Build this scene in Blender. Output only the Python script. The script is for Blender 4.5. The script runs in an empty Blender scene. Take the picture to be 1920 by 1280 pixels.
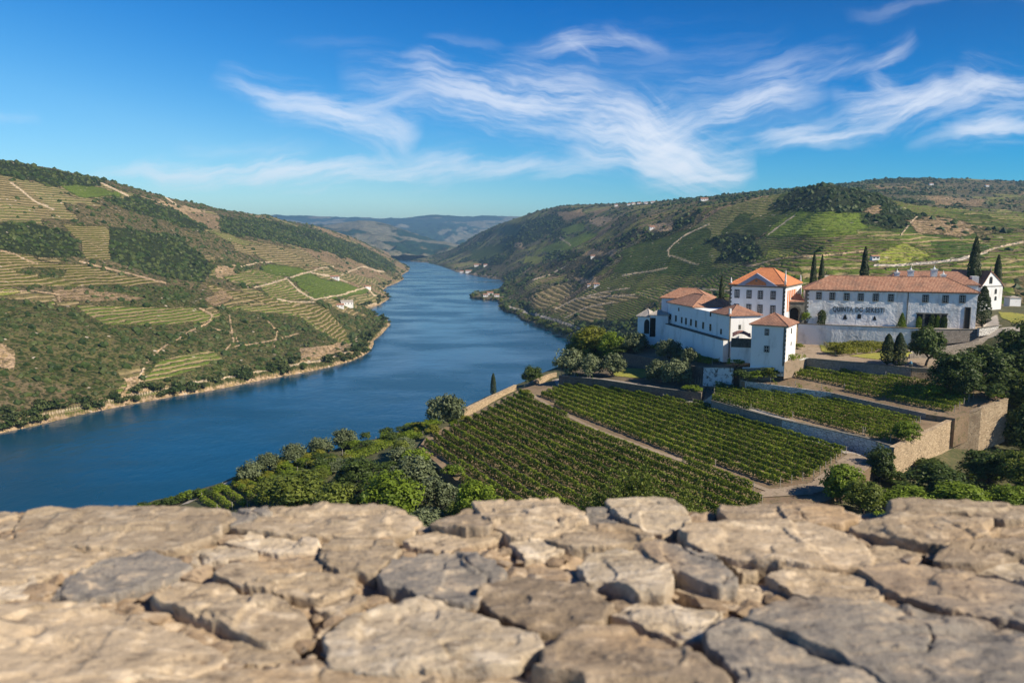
import bpy, math, random
import numpy as np
from mathutils import Vector, Matrix
R = math.radians
sc = bpy.context.scene
COL = sc.collection
rnd = random.Random(7)
rng = np.random.default_rng(11)

# ------------------------------------------------------------------ camera
H = 110.0                      # camera height above the river
F = 1400.0; PITCH = R(7.73)
SP, CP = math.sin(PITCH), math.cos(PITCH)
cam = bpy.data.cameras.new("camera")
cam.sensor_width = 36; cam.lens = F/1920*36
cam.clip_start = 0.05; cam.clip_end = 60000
cam.dof.use_dof = True; cam.dof.focus_distance = 220; cam.dof.aperture_fstop = 5.2
camo = bpy.data.objects.new("camera", cam); COL.objects.link(camo)
camo.location = (0, 0, H); camo.rotation_euler = (R(90)-PITCH, 0, 0)
sc.camera = camo
sc.view_settings.view_transform = 'Standard'; sc.view_settings.look = 'None'
sc.view_settings.exposure = 0.5; sc.view_settings.gamma = 1
sc.cycles.max_bounces = 6; sc.cycles.diffuse_bounces = 3; sc.cycles.glossy_bounces = 2
sc.cycles.transparent_max_bounces = 8; sc.cycles.volume_bounces = 0
sc.cycles.use_denoising = True
try: sc.cycles.denoiser = 'OPENIMAGEDENOISE'
except Exception: pass
sc.cycles.sample_clamp_indirect = 4

# ------------------------------------------------------------------ sun and sky
SUN_EL = R(39); SUN_AZ = R(27)       # azimuth: from +X turned towards -Y
sdir = Vector((math.cos(SUN_EL)*math.cos(SUN_AZ), -math.cos(SUN_EL)*math.sin(SUN_AZ), math.sin(SUN_EL)))
sun = bpy.data.lights.new("sun", 'SUN'); sun.energy = 5.0; sun.angle = R(0.53); sun.color = (1.0, 0.88, 0.70)
suno = bpy.data.objects.new("sun", sun); COL.objects.link(suno)
suno.rotation_euler = sdir.to_track_quat('Z', 'Y').to_euler()

class NT:
    """small helper for writing node trees"""
    def __init__(s, tree): s.t = tree; s.n = tree.nodes; s.l = tree.links
    def add(s, typ, **kw):
        n = s.n.new(typ)
        for k, v in kw.items(): setattr(n, k, v)
        return n
    def put(s, sock, v):
        if isinstance(v, bpy.types.NodeSocket): s.l.new(v, sock)
        elif v is not None: sock.default_value = v
    def m(s, op, a, b=None, c=None, clamp=False):
        n = s.add('ShaderNodeMath', operation=op); n.use_clamp = clamp
        s.put(n.inputs[0], a)
        if b is not None: s.put(n.inputs[1], b)
        if c is not None: s.put(n.inputs[2], c)
        return n.outputs[0]
    def dot(s, a, v):
        n = s.add('ShaderNodeVectorMath', operation='DOT_PRODUCT'); s.put(n.inputs[0], a); n.inputs[1].default_value = v
        return n.outputs['Value']
    def vm(s, op, a, b=None):
        n = s.add('ShaderNodeVectorMath', operation=op); s.put(n.inputs[0], a)
        if b is not None: s.put(n.inputs[1], b)
        return n.outputs[0]
    def scale(s, a, k):
        n = s.add('ShaderNodeVectorMath', operation='SCALE'); s.put(n.inputs[0], a); s.put(n.inputs['Scale'], k); return n.outputs[0]
    def xyz(s, x, y, z):
        n = s.add('ShaderNodeCombineXYZ'); s.put(n.inputs[0], x); s.put(n.inputs[1], y); s.put(n.inputs[2], z); return n.outputs[0]
    def noise(s, vec, scale=5, detail=3, rough=.5, out='Fac', dist=0.0):
        n = s.add('ShaderNodeTexNoise'); s.put(n.inputs['Vector'], vec); s.put(n.inputs['Scale'], scale)
        n.inputs['Detail'].default_value = detail; n.inputs['Roughness'].default_value = rough
        n.inputs['Distortion'].default_value = dist
        return n.outputs[out]
    def ramp(s, v, pts, interp='LINEAR'):
        n = s.add('ShaderNodeValToRGB'); s.put(n.inputs[0], v); cr = n.color_ramp; cr.interpolation = interp
        while len(cr.elements) < len(pts): cr.elements.new(0.5)
        for e, (p, c) in zip(cr.elements, pts):
            e.position = p; e.color = (*c, 1) if len(c) == 3 else c
        return n.outputs[0]
    def mix(s, f, a, b, mode='MIX'):
        n = s.add('ShaderNodeMix', data_type='RGBA', blend_type=mode)
        s.put(n.inputs[0], f)
        for k, v in ((6, a), (7, b)):
            if isinstance(v, tuple) and len(v) == 3: v = (*v, 1)
            s.put(n.inputs[k], v)
        return n.outputs[2]
    def sstep(s, v, a, b, lo=0.0, hi=1.0):
        n = s.add('ShaderNodeMapRange', interpolation_type='SMOOTHSTEP'); s.put(n.inputs[0], v)
        for i, x in enumerate((a, b, lo, hi)): n.inputs[1+i].default_value = x
        return n.outputs[0]

world = bpy.data.worlds.new("World"); sc.world = world; world.use_nodes = True
wt = NT(world.node_tree); wt.n.clear()
sky = wt.add('ShaderNodeTexSky', sky_type='NISHITA'); sky.sun_disc = False
sky.sun_elevation = SUN_EL; sky.sun_rotation = math.atan2(sdir.x, sdir.y)
sky.altitude = 200; sky.air_density = 1.0; sky.dust_density = 0.3; sky.ozone_density = 4.0
geo = wt.add('ShaderNodeTexCoord'); dirv = geo.outputs['Generated']
# direction -> gnomonic coordinates of the sky ahead of the lookout (units: thousandths)
fw = wt.m('MAXIMUM', wt.dot(dirv, (0, CP, -SP)), 0.05)
X0 = wt.m('MULTIPLY_ADD', wt.m('DIVIDE', wt.dot(dirv, (1, 0, 0)), fw), 1.4, 0.96)
Y0 = wt.m('MULTIPLY_ADD', wt.m('DIVIDE', wt.dot(dirv, (0, SP, CP)), fw), -1.4, 0.64)
p0 = wt.xyz(X0, Y0, 0.0)
w1 = wt.noise(p0, 3.2, 2, .5, 'Color'); w2 = wt.noise(p0, 11, 3, .55, 'Color')
off = wt.vm('ADD', wt.scale(wt.vm('SUBTRACT', w1, (.5, .5, .5)), .085), wt.scale(wt.vm('SUBTRACT', w2, (.5, .5, .5)), .038))
pw = wt.vm('ADD', p0, off)
STREAKS = []      # streaky noise fields, one per direction of the wisps, shared between them
for ang_ in (-28, -8, 8, 28, 60):
    c_, s_ = math.cos(R(ang_)), math.sin(R(ang_))
    STREAKS.append((ang_, wt.noise(wt.xyz(wt.dot(pw, (c_*6, s_*6, 0)), wt.dot(pw, (-s_*42, c_*42, 0)), ang_*.37), 1.0, 4, .62)))
def stroke(ax, ay, bx, by, w, amp, bend=0.0, fray=1.0):
    """one wisp of cirrus between two sky points, bent sideways by bend"""
    cx, cy = (ax+bx)/2000, (ay+by)/2000; L = math.hypot(bx-ax, by-ay)/2000
    dx, dy = (bx-ax)/2000/L, (by-ay)/2000/L
    q = wt.vm('SUBTRACT', pw, (cx, cy, 0))
    u = wt.m('DIVIDE', wt.dot(q, (dx, dy, 0)), L)
    v = wt.dot(q, (-dy, dx, 0))
    uu = wt.m('MULTIPLY', u, u)
    v = wt.m('SUBTRACT', v, wt.m('MULTIPLY', wt.m('SUBTRACT', 1.0, uu), bend/1000))
    ang = math.degrees(math.atan2(dy, dx)); st = min(STREAKS, key=lambda k: abs((k[0]-ang+90) % 180-90))[1]
    win = wt.m('MAXIMUM', wt.m('SUBTRACT', 1.0, uu), 0.0)
    g = wt.m('DIVIDE', v, wt.m('MULTIPLY', w*.80/1000, wt.m('MULTIPLY_ADD', st, 2.6*fray, 1-1.1*fray)))
    g = wt.m('EXPONENT', wt.m('MULTIPLY', wt.m('MULTIPLY', g, g), -1.0))
    g = wt.m('MULTIPLY', g, win)
    return wt.m('MULTIPLY', g, wt.m('MULTIPLY', wt.sstep(st, .34, .66, .38, 1.3), amp))
STROKES = [
 (400,140,800,262,20,.75,6), (560,225,860,180,16,.35,0), (640,225,790,275,28,.40,0),
 (150,330,700,318,15,.80,-8), (450,338,900,300,17,.70,6), (760,305,1180,300,15,.60,4), (330,280,620,275,12,.18,0),
 (620,145,1260,225,36,.55,16), (740,125,1050,215,26,.40,0), (940,170,1290,232,18,.55,8), (900,150,1190,180,24,.30,-6),
 (1040,70,1140,130,10,.30,-6), (1010,90,1200,70,18,.25,0), (1130,55,1260,100,11,.28,0), (950,100,1120,90,14,.22,0),
 (1150,190,1400,330,46,.75,26), (1230,330,1310,180,44,.70,-14), (1180,300,1420,290,30,.75,14), (1050,235,1280,300,30,.35,6),
 (1060,250,1330,265,34,.45,10), (1290,240,1560,160,20,.60,-22), (1340,220,1600,210,34,.26,0), (1260,200,1500,130,34,.24,0),
 (1520,155,1730,60,13,.55,12), (1380,130,1640,95,20,.18,0), (1270,330,1420,310,16,.5,-8),
 (1400,250,1720,225,15,.85,14), (1560,190,1830,165,24,.72,10), (1600,235,1880,140,22,.80,8), (1780,150,1960,190,26,.70,-8),
 (1640,130,1700,185,14,.45,6), (1780,235,1960,215,22,.5,6), (1760,250,1980,270,18,.70,-6), (1700,270,1900,240,10,.3,0),
 (1580,40,1820,-10,12,.13,-6), (1800,8,1980,-6,7,.10,0), (1440,262,1660,272,10,.16,0), (1000,130,1500,110,50,.10,0),
 (-60,215,80,228,8,.25,0), (520,70,760,95,9,.05,0), (780,85,960,98,9,.10,0),
]
dens = None
for s_ in STROKES:
    g_ = stroke(*s_)
    dens = g_ if dens is None else wt.m('ADD', dens, g_)
dens = wt.m('SUBTRACT', 1.0, wt.m('EXPONENT', wt.m('MULTIPLY', dens, -.92)))
# keep the wisps to the sky ahead and above the horizon
dens = wt.m('MULTIPLY', dens, wt.sstep(wt.dot(dirv, (0, CP, -SP)), .1, .4))
sky_dn = wt.n.new('ShaderNodeHueSaturation'); sky_dn.inputs['Saturation'].default_value = 1.35
wt.l.new(sky.outputs[0], sky_dn.inputs['Color'])
# polarising effect: the sky is deepest high up and towards the right
elev = wt.dot(dirv, (0, 0, 1)); side = wt.dot(dirv, (1, 0, 0))
pol = wt.ramp(wt.m('MULTIPLY_ADD', side, 0.32, elev, clamp=True), [(0.0, (.84,1.0,1.0)), (.12, (.42,.84,1.0)), (.3, (.0,.60,.90)), (.55, (.0,.25,.43))])
skyc = wt.mix(1.0, sky_dn.outputs[0], pol, 'MULTIPLY')
cloudc = wt.mix(dens, skyc, (7.0, 7.25, 7.8))
bg = wt.add('ShaderNodeBackground'); wt.l.new(cloudc, bg.inputs['Color']); bg.inputs['Strength'].default_value = 0.10
wo = wt.add('ShaderNodeOutputWorld'); wt.l.new(bg.outputs[0], wo.inputs['Surface'])

world.cycles.sampling_method = 'MANUAL'; world.cycles.sample_map_resolution = 256
# ------------------------------------------------------------------ geometry of the view -> places in the world
def ray(px, py):
    return np.array([(px-960)/F, CP + (640-py)/F*SP, -SP + (640-py)/F*CP])
def at_z(px, py, zr):
    """world point on the ray at height zr relative to the camera"""
    d = ray(px, py); return np.array([d[0], d[1], d[2]])*(zr/d[2]) + np.array([0, 0, H])
def at_y(px, py, D):
    d = ray(px, py); return d*(D/d[1]) + np.array([0, 0, H])
def proj(x, y, z):
    zz = z-H; f = y*CP - zz*SP; f = np.where(f > .01, f, .01)
    return 960+F*x/f, 640-F*(y*SP+zz*CP)/f

# ------------------------------------------------------------------ object helpers
def link(o, parent=None):
    COL.objects.link(o)
    if parent is not None: o.parent = parent
    return o
def tag(o, label=None, cat=None, group=None, kind=None):
    if label: o['label'] = label
    if cat: o['category'] = cat
    if group: o['group'] = group
    if kind: o['kind'] = kind
    return o
def empty(name, loc, rz=0, label=None, cat=None, group=None):
    o = bpy.data.objects.new(name, None); o.location = [float(v) for v in loc]; o.rotation_euler = (0, 0, rz)
    o.empty_display_size = .2
    return tag(link(o), label, cat, group)
def mesh_np(name, V, faces, mats, parent=None, smooth=False, fattr=None, vattr=None, cattr=None, midx=None):
    """V (n,3); faces = list of (m,k) int arrays; fattr {name: per-vertex float}; cattr {name: per-vertex rgb}"""
    me = bpy.data.meshes.new(name); V = np.asarray(V, np.float32)
    me.vertices.add(len(V)); me.vertices.foreach_set('co', V.ravel())
    faces = [np.asarray(f, np.int32) for f in faces if len(f)]
    loops = np.concatenate([f.ravel() for f in faces]); tot = np.concatenate([np.full(len(f), f.shape[1], np.int32) for f in faces])
    start = np.concatenate([[0], np.cumsum(tot)[:-1]]).astype(np.int32)
    me.loops.add(len(loops)); me.loops.foreach_set('vertex_index', loops)
    me.polygons.add(len(tot)); me.polygons.foreach_set('loop_start', start)
    try: me.polygons.foreach_set('loop_total', tot)
    except Exception: pass
    if midx is not None: me.polygons.foreach_set('material_index', np.asarray(midx, np.int32))
    me.update(calc_edges=True)
    me.polygons.foreach_set('use_smooth', np.full(len(tot), smooth))
    for k, v in (fattr or {}).items():
        a = me.attributes.new(k, 'FLOAT', 'POINT'); a.data.foreach_set('value', np.asarray(v, np.float32))
    for k, v in (cattr or {}).items():
        a = me.attributes.new(k, 'FLOAT_COLOR', 'POINT')
        c = np.ones((len(V), 4), np.float32); c[:, :3] = v; a.data.foreach_set('color', c.ravel())
    for m_ in (mats if isinstance(mats, (list, tuple)) else [mats]): me.materials.append(m_)
    return link(bpy.data.objects.new(name, me), parent)

class MB:
    """collects simple solids into one mesh"""
    def __init__(s): s.v = []; s.f = []; s.m = []; s.cur = 0
    def poly(s, pts, m=None):
        n = len(s.v); s.v += [tuple(map(float, p)) for p in pts]; s.f.append(tuple(range(n, n+len(pts)))); s.m.append(s.cur if m is None else m)
    def box(s, x0, x1, y0, y1, z0, z1, m=None):
        n = len(s.v); s.v += [(x, y, z) for z in (z0, z1) for y in (y0, y1) for x in (x0, x1)]
        for q in ((0,2,3,1),(4,5,7,6),(0,1,5,4),(2,6,7,3),(0,4,6,2),(1,3,7,5)): s.f.append(tuple(n+i for i in q)); s.m.append(s.cur if m is None else m)
    def prism(s, pts, z0, z1, m=None):
        """vertical prism over plan polygon (ccw); z0/z1 number or list"""
        k = len(pts); n = len(s.v)
        a = z0 if hasattr(z0, '__len__') else [z0]*k; b = z1 if hasattr(z1, '__len__') else [z1]*k
        s.v += [(float(p[0]), float(p[1]), float(a[i])) for i, p in enumerate(pts)] + [(float(p[0]), float(p[1]), float(b[i])) for i, p in enumerate(pts)]
        s.f.append(tuple(n+i for i in reversed(range(k)))); s.f.append(tuple(n+k+i for i in range(k))); s.m += [s.cur if m is None else m]*2
        for i in range(k):
            j = (i+1) % k; s.f.append((n+i, n+j, n+k+j, n+k+i)); s.m.append(s.cur if m is None else m)
    def tube(s, p, q, r0, r1, k=8):
        p, q = Vector(p), Vector(q); d = (q-p).normalized(); a = d.orthogonal().normalized(); b = d.cross(a); n = len(s.v)
        for c, r in ((p, r0), (q, r1)):
            for i in range(k):
                t = 2*math.pi*i/k; s.v.append(tuple(c + a*math.cos(t)*r + b*math.sin(t)*r))
        for i in range(k):
            j = (i+1) % k; s.f.append((n+i, n+j, n+k+j, n+k+i)); s.m.append(s.cur)
        s.f.append(tuple(n+i for i in reversed(range(k)))); s.f.append(tuple(n+k+i for i in range(k))); s.m += [s.cur]*2
    def lathe(s, c, prof, k=12):
        n = len(s.v)
        for r, z in prof:
            for i in range(k):
                t = 2*math.pi*i/k; s.v.append((c[0]+r*math.cos(t), c[1]+r*math.sin(t), c[2]+z))
        for h in range(len(prof)-1):
            for i in range(k):
                j = (i+1) % k; s.f.append((n+h*k+i, n+h*k+j, n+(h+1)*k+j, n+(h+1)*k+i)); s.m.append(s.cur)
        s.f.append(tuple(n+i for i in reversed(range(k)))); s.f.append(tuple(n+(len(prof)-1)*k+i for i in range(k))); s.m += [s.cur]*2
    def build(s, name, mats, parent=None, smooth=False):
        me = bpy.data.meshes.new(name); me.from_pydata(s.v, [], s.f)
        for m_ in (mats if isinstance(mats, (list, tuple)) else [mats]): me.materials.append(m_)
        me.polygons.foreach_set('material_index', s.m)
        if smooth: me.polygons.foreach_set('use_smooth', [True]*len(s.f))
        me.update()
        return link(bpy.data.objects.new(name, me), parent)

# numpy noise ---------------------------------------------------------------
def _hash(ix, iy, seed):
    h = (ix.astype(np.int64)*374761393 + iy.astype(np.int64)*668265263 + seed*1442695041) & 0x7fffffff
    h = (h ^ (h >> 13))*1274126177 & 0x7fffffff
    return ((h ^ (h >> 16)) & 0xffff)/65535.0
def vnoise(x, y, seed=0):
    x = np.asarray(x, float); y = np.asarray(y, float)
    ix, iy = np.floor(x), np.floor(y); fx, fy = x-ix, y-iy
    fx = fx*fx*fx*(fx*(fx*6-15)+10); fy = fy*fy*fy*(fy*(fy*6-15)+10)
    a = _hash(ix, iy, seed); b = _hash(ix+1, iy, seed); c = _hash(ix, iy+1, seed); d = _hash(ix+1, iy+1, seed)
    return (a*(1-fx)+b*fx)*(1-fy) + (c*(1-fx)+d*fx)*fy
def fbm(x, y, seed=0, oct=4, lac=2.03, gain=.5):
    s = 0; a = 1; t = 0
    for o in range(oct):
        s = s + a*(vnoise(x, y, seed+o*17)-.5)*2; t += a; a *= gain; x = np.asarray(x)*lac+3.1; y = np.asarray(y)*lac+1.7
    return s/t
def sm(x, a, b):
    t = np.clip((x-a)/(b-a), 0, 1); return t*t*(3-2*t)
def in_poly(x, y, P):
    P = np.asarray(P, float); r = np.zeros(np.shape(x), bool); n = len(P)
    for i in range(n):
        x0, y0 = P[i]; x1, y1 = P[(i+1) % n]
        if y0 == y1: continue
        c = ((y0 > y) != (y1 > y)) & (x < (x1-x0)*(y-y0)/(y1-y0)+x0); r ^= c
    return r
def d_line(x, y, P):
    P = np.asarray(P, float); d = np.full(np.shape(x), 1e18)
    for i in range(len(P)-1):
        a, b = P[i], P[i+1]; v = b-a; L = max(v@v, 1e-9)
        t = np.clip(((x-a[0])*v[0]+(y-a[1])*v[1])/L, 0, 1)
        d = np.minimum(d, (x-a[0]-t*v[0])**2+(y-a[1]-t*v[1])**2)
    return np.sqrt(d)
def gsmooth(A, k):
    if k < 1: return A
    w = np.exp(-.5*(np.arange(-3*k, 3*k+1)/k)**2); w /= w.sum()
    for ax in (0, 1):
        P = np.pad(A, [(3*k, 3*k) if i == ax else (0, 0) for i in (0, 1)], mode='edge')
        A = np.apply_along_axis(lambda m: np.convolve(m, w, 'valid'), ax, P)
    return A
def grid_faces(nr, nc):
    i = np.arange(nr-1)[:, None]*nc + np.arange(nc-1)[None]; i = i.ravel()
    return np.stack([i, i+1, i+nc+1, i+nc], 1)

# ------------------------------------------------------------------ materials
MATS = {}
def new_mat(name):
    m = bpy.data.materials.new(name); m.use_nodes = True; t = NT(m.node_tree); t.n.clear()
    o = t.add('ShaderNodeOutputMaterial'); b = t.add('ShaderNodeBsdfPrincipled'); t.l.new(b.outputs[0], o.inputs[0])
    MATS[name] = m; t.b = b; t.o = o
    return m, t
def bump(t, h, strength, dist):
    n = t.add('ShaderNodeBump'); n.inputs['Strength'].default_value = strength; n.inputs['Distance'].default_value = dist
    t.put(n.inputs['Height'], h); t.l.new(n.outputs[0], t.b.inputs['Normal']); return n
def simple(name, c, rough=.8, nscale=1.0, var=.15, c2=None, bmp=0, bdist=.05, metallic=0, bscale=None):
    m, t = new_mat(name)
    tc = t.add('ShaderNodeTexCoord').outputs['Object']
    n = t.noise(tc, nscale, 5, .6)
    c2 = c2 or tuple(v*(1-var*2) for v in c)
    t.put(t.b.inputs['Base Color'], t.mix(t.sstep(n, .3, .7), c2, c)); t.b.inputs['Roughness'].default_value = rough
    t.b.inputs['Metallic'].default_value = metallic
    if bmp: bump(t, t.noise(tc, bscale or nscale*4, 5, .65), bmp, bdist)
    return m
# whitewash with weather stains and an uneven hand-plastered face
m, t = new_mat('whitewash'); tc = t.add('ShaderNodeTexCoord').outputs['Object']
st = t.noise(t.vm('MULTIPLY', tc, (1, 1, .35)), .35, 6, .65)
t.put(t.b.inputs['Base Color'], t.mix(t.sstep(st, .48, .70), (.82, .82, .81), (.56, .55, .53))); t.b.inputs['Roughness'].default_value = .9
bump(t, t.m('ADD', t.noise(tc, .40, 4, .6, dist=1.0), t.m('MULTIPLY', t.noise(tc, 2.4, 3, .6), .22)), .6, .5)
m, t = new_mat('smooth_whitewash'); tc = t.add('ShaderNodeTexCoord').outputs['Object']
st = t.noise(t.vm('MULTIPLY', tc, (1, 1, .3)), .4, 6, .65)
t.put(t.b.inputs['Base Color'], t.mix(t.sstep(st, .5, .74), (.82, .82, .82), (.60, .59, .57))); t.b.inputs['Roughness'].default_value = .9
bump(t, t.noise(tc, 1.2, 4, .6), .15, .2)
m, t = new_mat('blotched_render'); tc = t.add('ShaderNodeTexCoord').outputs['Object']
st = t.noise(tc, .9, 6, .75)
t.put(t.b.inputs['Base Color'], t.mix(t.sstep(st, .5, .6), (.78, .77, .75), (.16, .14, .12))); t.b.inputs['Roughness'].default_value = .9
def tile_mat(name, ca, cb, cc):
    m, t = new_mat(name); tc = t.add('ShaderNodeTexCoord').outputs['Object']
    cells = t.add('ShaderNodeTexVoronoi'); t.put(cells.inputs['Vector'], t.vm('MULTIPLY', tc, (1, 1, 1.4))); cells.inputs['Scale'].default_value = 2.6
    f = t.dot(cells.outputs['Color'], (.34, .33, .33))
    big = t.noise(tc, .28, 4, .6)
    c = t.mix(t.sstep(f, .25, .75), ca, cb); c = t.mix(t.sstep(big, .45, .75, 0, .75), c, cc)
    t.put(t.b.inputs['Base Color'], c); t.b.inputs['Roughness'].default_value = .85
    wv = t.add('ShaderNodeTexWave'); wv.bands_direction = 'X'; t.put(wv.inputs['Vector'], tc); wv.inputs['Scale'].default_value = .9; wv.inputs['Distortion'].default_value = .6
    bump(t, t.m('ADD', wv.outputs['Fac'], t.m('MULTIPLY', f, .8)), .55, .12)
    return m
tile_mat('terracotta_tiles', (.30, .14, .085), (.43, .235, .15), (.17, .11, .08))
tile_mat('new_orange_tiles', (.52, .18, .065), (.62, .24, .10), (.42, .15, .07))
tile_mat('old_brown_tiles', (.26, .125, .08), (.38, .20, .13), (.17, .10, .075))
tile_mat('grey_tiles', (.34, .31, .28), (.44, .40, .36), (.28, .26, .24))
simple('granite', (.20, .19, .16), .9, 1.6, .25, bmp=.3)
simple('dark_granite', (.10, .10, .085), .9, 1.6, .25, bmp=.3)
simple('glass_dark', (.035, .045, .055), .15, 1.0, .3)
simple('white_paint', (.80, .80, .78), .6, 2)
simple('dark_opening', (.012, .011, .010), .9, 2)
simple('dark_paint', (.03, .035, .045), .5, 2)
simple('orange_wash', (.62, .20, .07), .9, .8, .1)
simple('faded_red_wash', (.36, .17, .13), .9, .8, .2)
simple('bark', (.11, .085, .06), .95, 3, .3, bmp=.5)
simple('pale_bark', (.16, .14, .115), .95, 3, .3, bmp=.5)
# rubble masonry
def stone_mat(name, ca, cb, joint, sc_, jw=.06, bmp=.7):
    m, t = new_mat(name); tc = t.add('ShaderNodeTexCoord').outputs['Object']
    warp = t.vm('ADD', tc, t.scale(t.noise(tc, 1.5, 3, .5, 'Color'), .5))
    v = t.add('ShaderNodeTexVoronoi', feature='DISTANCE_TO_EDGE'); t.put(v.inputs['Vector'], t.vm('MULTIPLY', warp, (1, 1, 1.9))); v.inputs['Scale'].default_value = sc_
    v2 = t.add('ShaderNodeTexVoronoi'); t.put(v2.inputs['Vector'], t.vm('MULTIPLY', warp, (1, 1, 1.9))); v2.inputs['Scale'].default_value = sc_
    f = t.dot(v2.outputs['Color'], (.34, .33, .33))
    c = t.mix(f, ca, cb); c = t.mix(t.sstep(t.noise(tc, .35, 5, .65), .5, .8, 0, .6), c, tuple(x*.55 for x in ca))
    e = t.sstep(v.outputs['Distance'], 0, jw)
    c = t.mix(e, joint, c); t.put(t.b.inputs['Base Color'], c); t.b.inputs['Roughness'].default_value = .92
    bump(t, t.m('ADD', e, t.m('MULTIPLY', t.noise(tc, 5, 4, .6), .5)), bmp, .15)
    return m
stone_mat('tan_rubble', (.36, .26, .16), (.60, .47, .31), (.20, .15, .10), 1.5)
stone_mat('grey_rubble', (.20, .175, .15), (.36, .32, .28), (.11, .10, .09), 1.7)
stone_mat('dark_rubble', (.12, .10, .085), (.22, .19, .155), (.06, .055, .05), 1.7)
stone_mat('pale_plastered_rubble', (.50, .49, .47), (.66, .65, .63), (.30, .28, .26), 1.1, .10)

def foliage_mat(name, c1, c2, trans=.25, rough=.55):
    m = bpy.data.materials.new(name); m.use_nodes = True; t = NT(m.node_tree); t.n.clear(); MATS[name] = m
    at = t.add('ShaderNodeAttribute'); at.attribute_name = 'tint'
    oi = t.add('ShaderNodeObjectInfo')
    f = t.m('MULTIPLY_ADD', t.m('SUBTRACT', oi.outputs['Random'], .5), .3, at.outputs['Fac'], clamp=True)
    c = t.mix(f, c1, c2)
    d = t.add('ShaderNodeBsdfPrincipled'); t.put(d.inputs['Base Color'], c); d.inputs['Roughness'].default_value = rough; d.inputs['Specular IOR Level'].default_value = .25
    tr = t.add('ShaderNodeBsdfTranslucent'); t.put(tr.inputs['Color'], t.mix(.5, c, (.20, .26, .02)))
    mx = t.add('ShaderNodeMixShader'); mx.inputs[0].default_value = trans
    t.l.new(d.outputs[0], mx.inputs[1]); t.l.new(tr.outputs[0], mx.inputs[2])
    o = t.add('ShaderNodeOutputMaterial'); t.l.new(mx.outputs[0], o.inputs[0]); return m
foliage_mat('olive_leaves', (.055, .075, .032), (.19, .225, .115), .12)
foliage_mat('dark_leaves', (.022, .042, .010), (.095, .140, .030), .2)
foliage_mat('mid_leaves', (.055, .085, .012), (.21, .25, .045), .3)
foliage_mat('bright_leaves', (.075, .125, .010), (.27, .37, .04), .4)
foliage_mat('yellow_leaves', (.11, .13, .016), (.34, .34, .05), .35)
foliage_mat('cypress_leaves', (.014, .026, .010), (.055, .080, .026), .08)
foliage_mat('vine_leaves', (.065, .115, .010), (.36, .44, .05), .45)
foliage_mat('vine_leaves_gold', (.11, .13, .014), (.40, .38, .06), .35)
foliage_mat('scrub_leaves', (.030, .044, .012), (.100, .125, .036), .1)
foliage_mat('scrub_leaves_green', (.014, .030, .008), (.062, .095, .022), .1)

def ground_mat(name, ca, cb, cc, s1=.15, s2=1.2):
    m, t = new_mat(name); tc = t.add('ShaderNodeNewGeometry').outputs['Position']
    c = t.mix(t.sstep(t.noise(tc, s1, 4, .6), .35, .65), ca, cb)
    c = t.mix(t.sstep(t.noise(tc, s2, 5, .7), .48, .7), c, cc)
    t.put(t.b.inputs['Base Color'], c); t.b.inputs['Roughness'].default_value = .95
    bump(t, t.noise(tc, 2.5, 4, .6), .5, .2); return m
ground_mat('field_soil', (.19, .13, .08), (.28, .20, .125), (.10, .095, .04), .1, .8)
ground_mat('grass_ground', (.05, .062, .020), (.095, .095, .035), (.16, .125, .07))
ground_mat('dry_mulch', (.10, .08, .055), (.19, .14, .09), (.08, .08, .035))
ground_mat('path_dirt', (.29, .22, .155), (.35, .275, .20), (.18, .145, .09), .2, .8)
ground_mat('pale_road', (.40, .36, .31), (.46, .42, .37), (.34, .30, .25), .1, .6)
ground_mat('yellow_grass', (.24, .25, .035), (.32, .30, .05), (.14, .17, .03), .2, 1.0)

# terrain: per-point vegetation and soil colours, with contour-following terraces
m, t = new_mat('hill_terrain')
gp = t.add('ShaderNodeNewGeometry').outputs['Position']
def attr(n, o='Color'): a = t.add('ShaderNodeAttribute'); a.attribute_name = n; return a.outputs[o]
veg, soil, per, amt, fine = attr('veg'), attr('soil'), attr('period', 'Fac'), attr('rows', 'Fac'), attr('fine', 'Fac')
zz = t.dot(gp, (0, 0, 1))
wob = t.noise(gp, .012, 3, .5); wob2 = t.noise(gp, .09, 2, .5)
ph = t.m('DIVIDE', t.m('ADD', t.m('MULTIPLY_ADD', wob, 7.0, zz), t.m('MULTIPLY', wob2, 1.3)), t.m('MULTIPLY', per, .66))
fr = t.m('FRACT', ph)
tri = t.m('ABSOLUTE', t.m('MULTIPLY_ADD', fr, 2.0, -1.0))
row = t.sstep(tri, .18, .62)
brk = t.noise(gp, .22, 3, .7)
brk2 = t.noise(gp, .035, 3, .6)
row = t.m('MULTIPLY', row, t.sstep(brk, .30, .48)); row = t.m('MAXIMUM', row, t.m('MULTIPLY', t.sstep(brk2, .55, .68), .6))
mask = t.mix(amt, (0, 0, 0), t.xyz(row, row, row))
n1 = t.noise(gp, .10, 5, .7); n2 = t.noise(gp, .5, 4, .7)
def bushes(sc_, a_, b_):
    v = t.add('ShaderNodeTexVoronoi'); t.put(v.inputs['Vector'], t.vm('ADD', gp, t.scale(t.noise(gp, sc_*1.6, 2, .5, 'Color'), 1.2/sc_*.35))); v.inputs['Scale'].default_value = sc_
    rr = t.dot(v.outputs['Color'], (1, 0, 0)); d_ = v.outputs['Distance']; m_ = t.sstep(t.m('ADD', d_, t.m('MULTIPLY', rr, .35)), b_, a_)
    return m_, t.dot(v.outputs['Color'], (0, 1, 0)), d_
bm1, bc1, bd1 = bushes(.22, .55, .72); bm2, bc2, bd2 = bushes(.42, .5, .66)
bm3, bc3, bd3 = bushes(.075, .5, .75)
bcov = t.m('MAXIMUM', bm1, t.m('MULTIPLY', bm2, .85))
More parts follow.
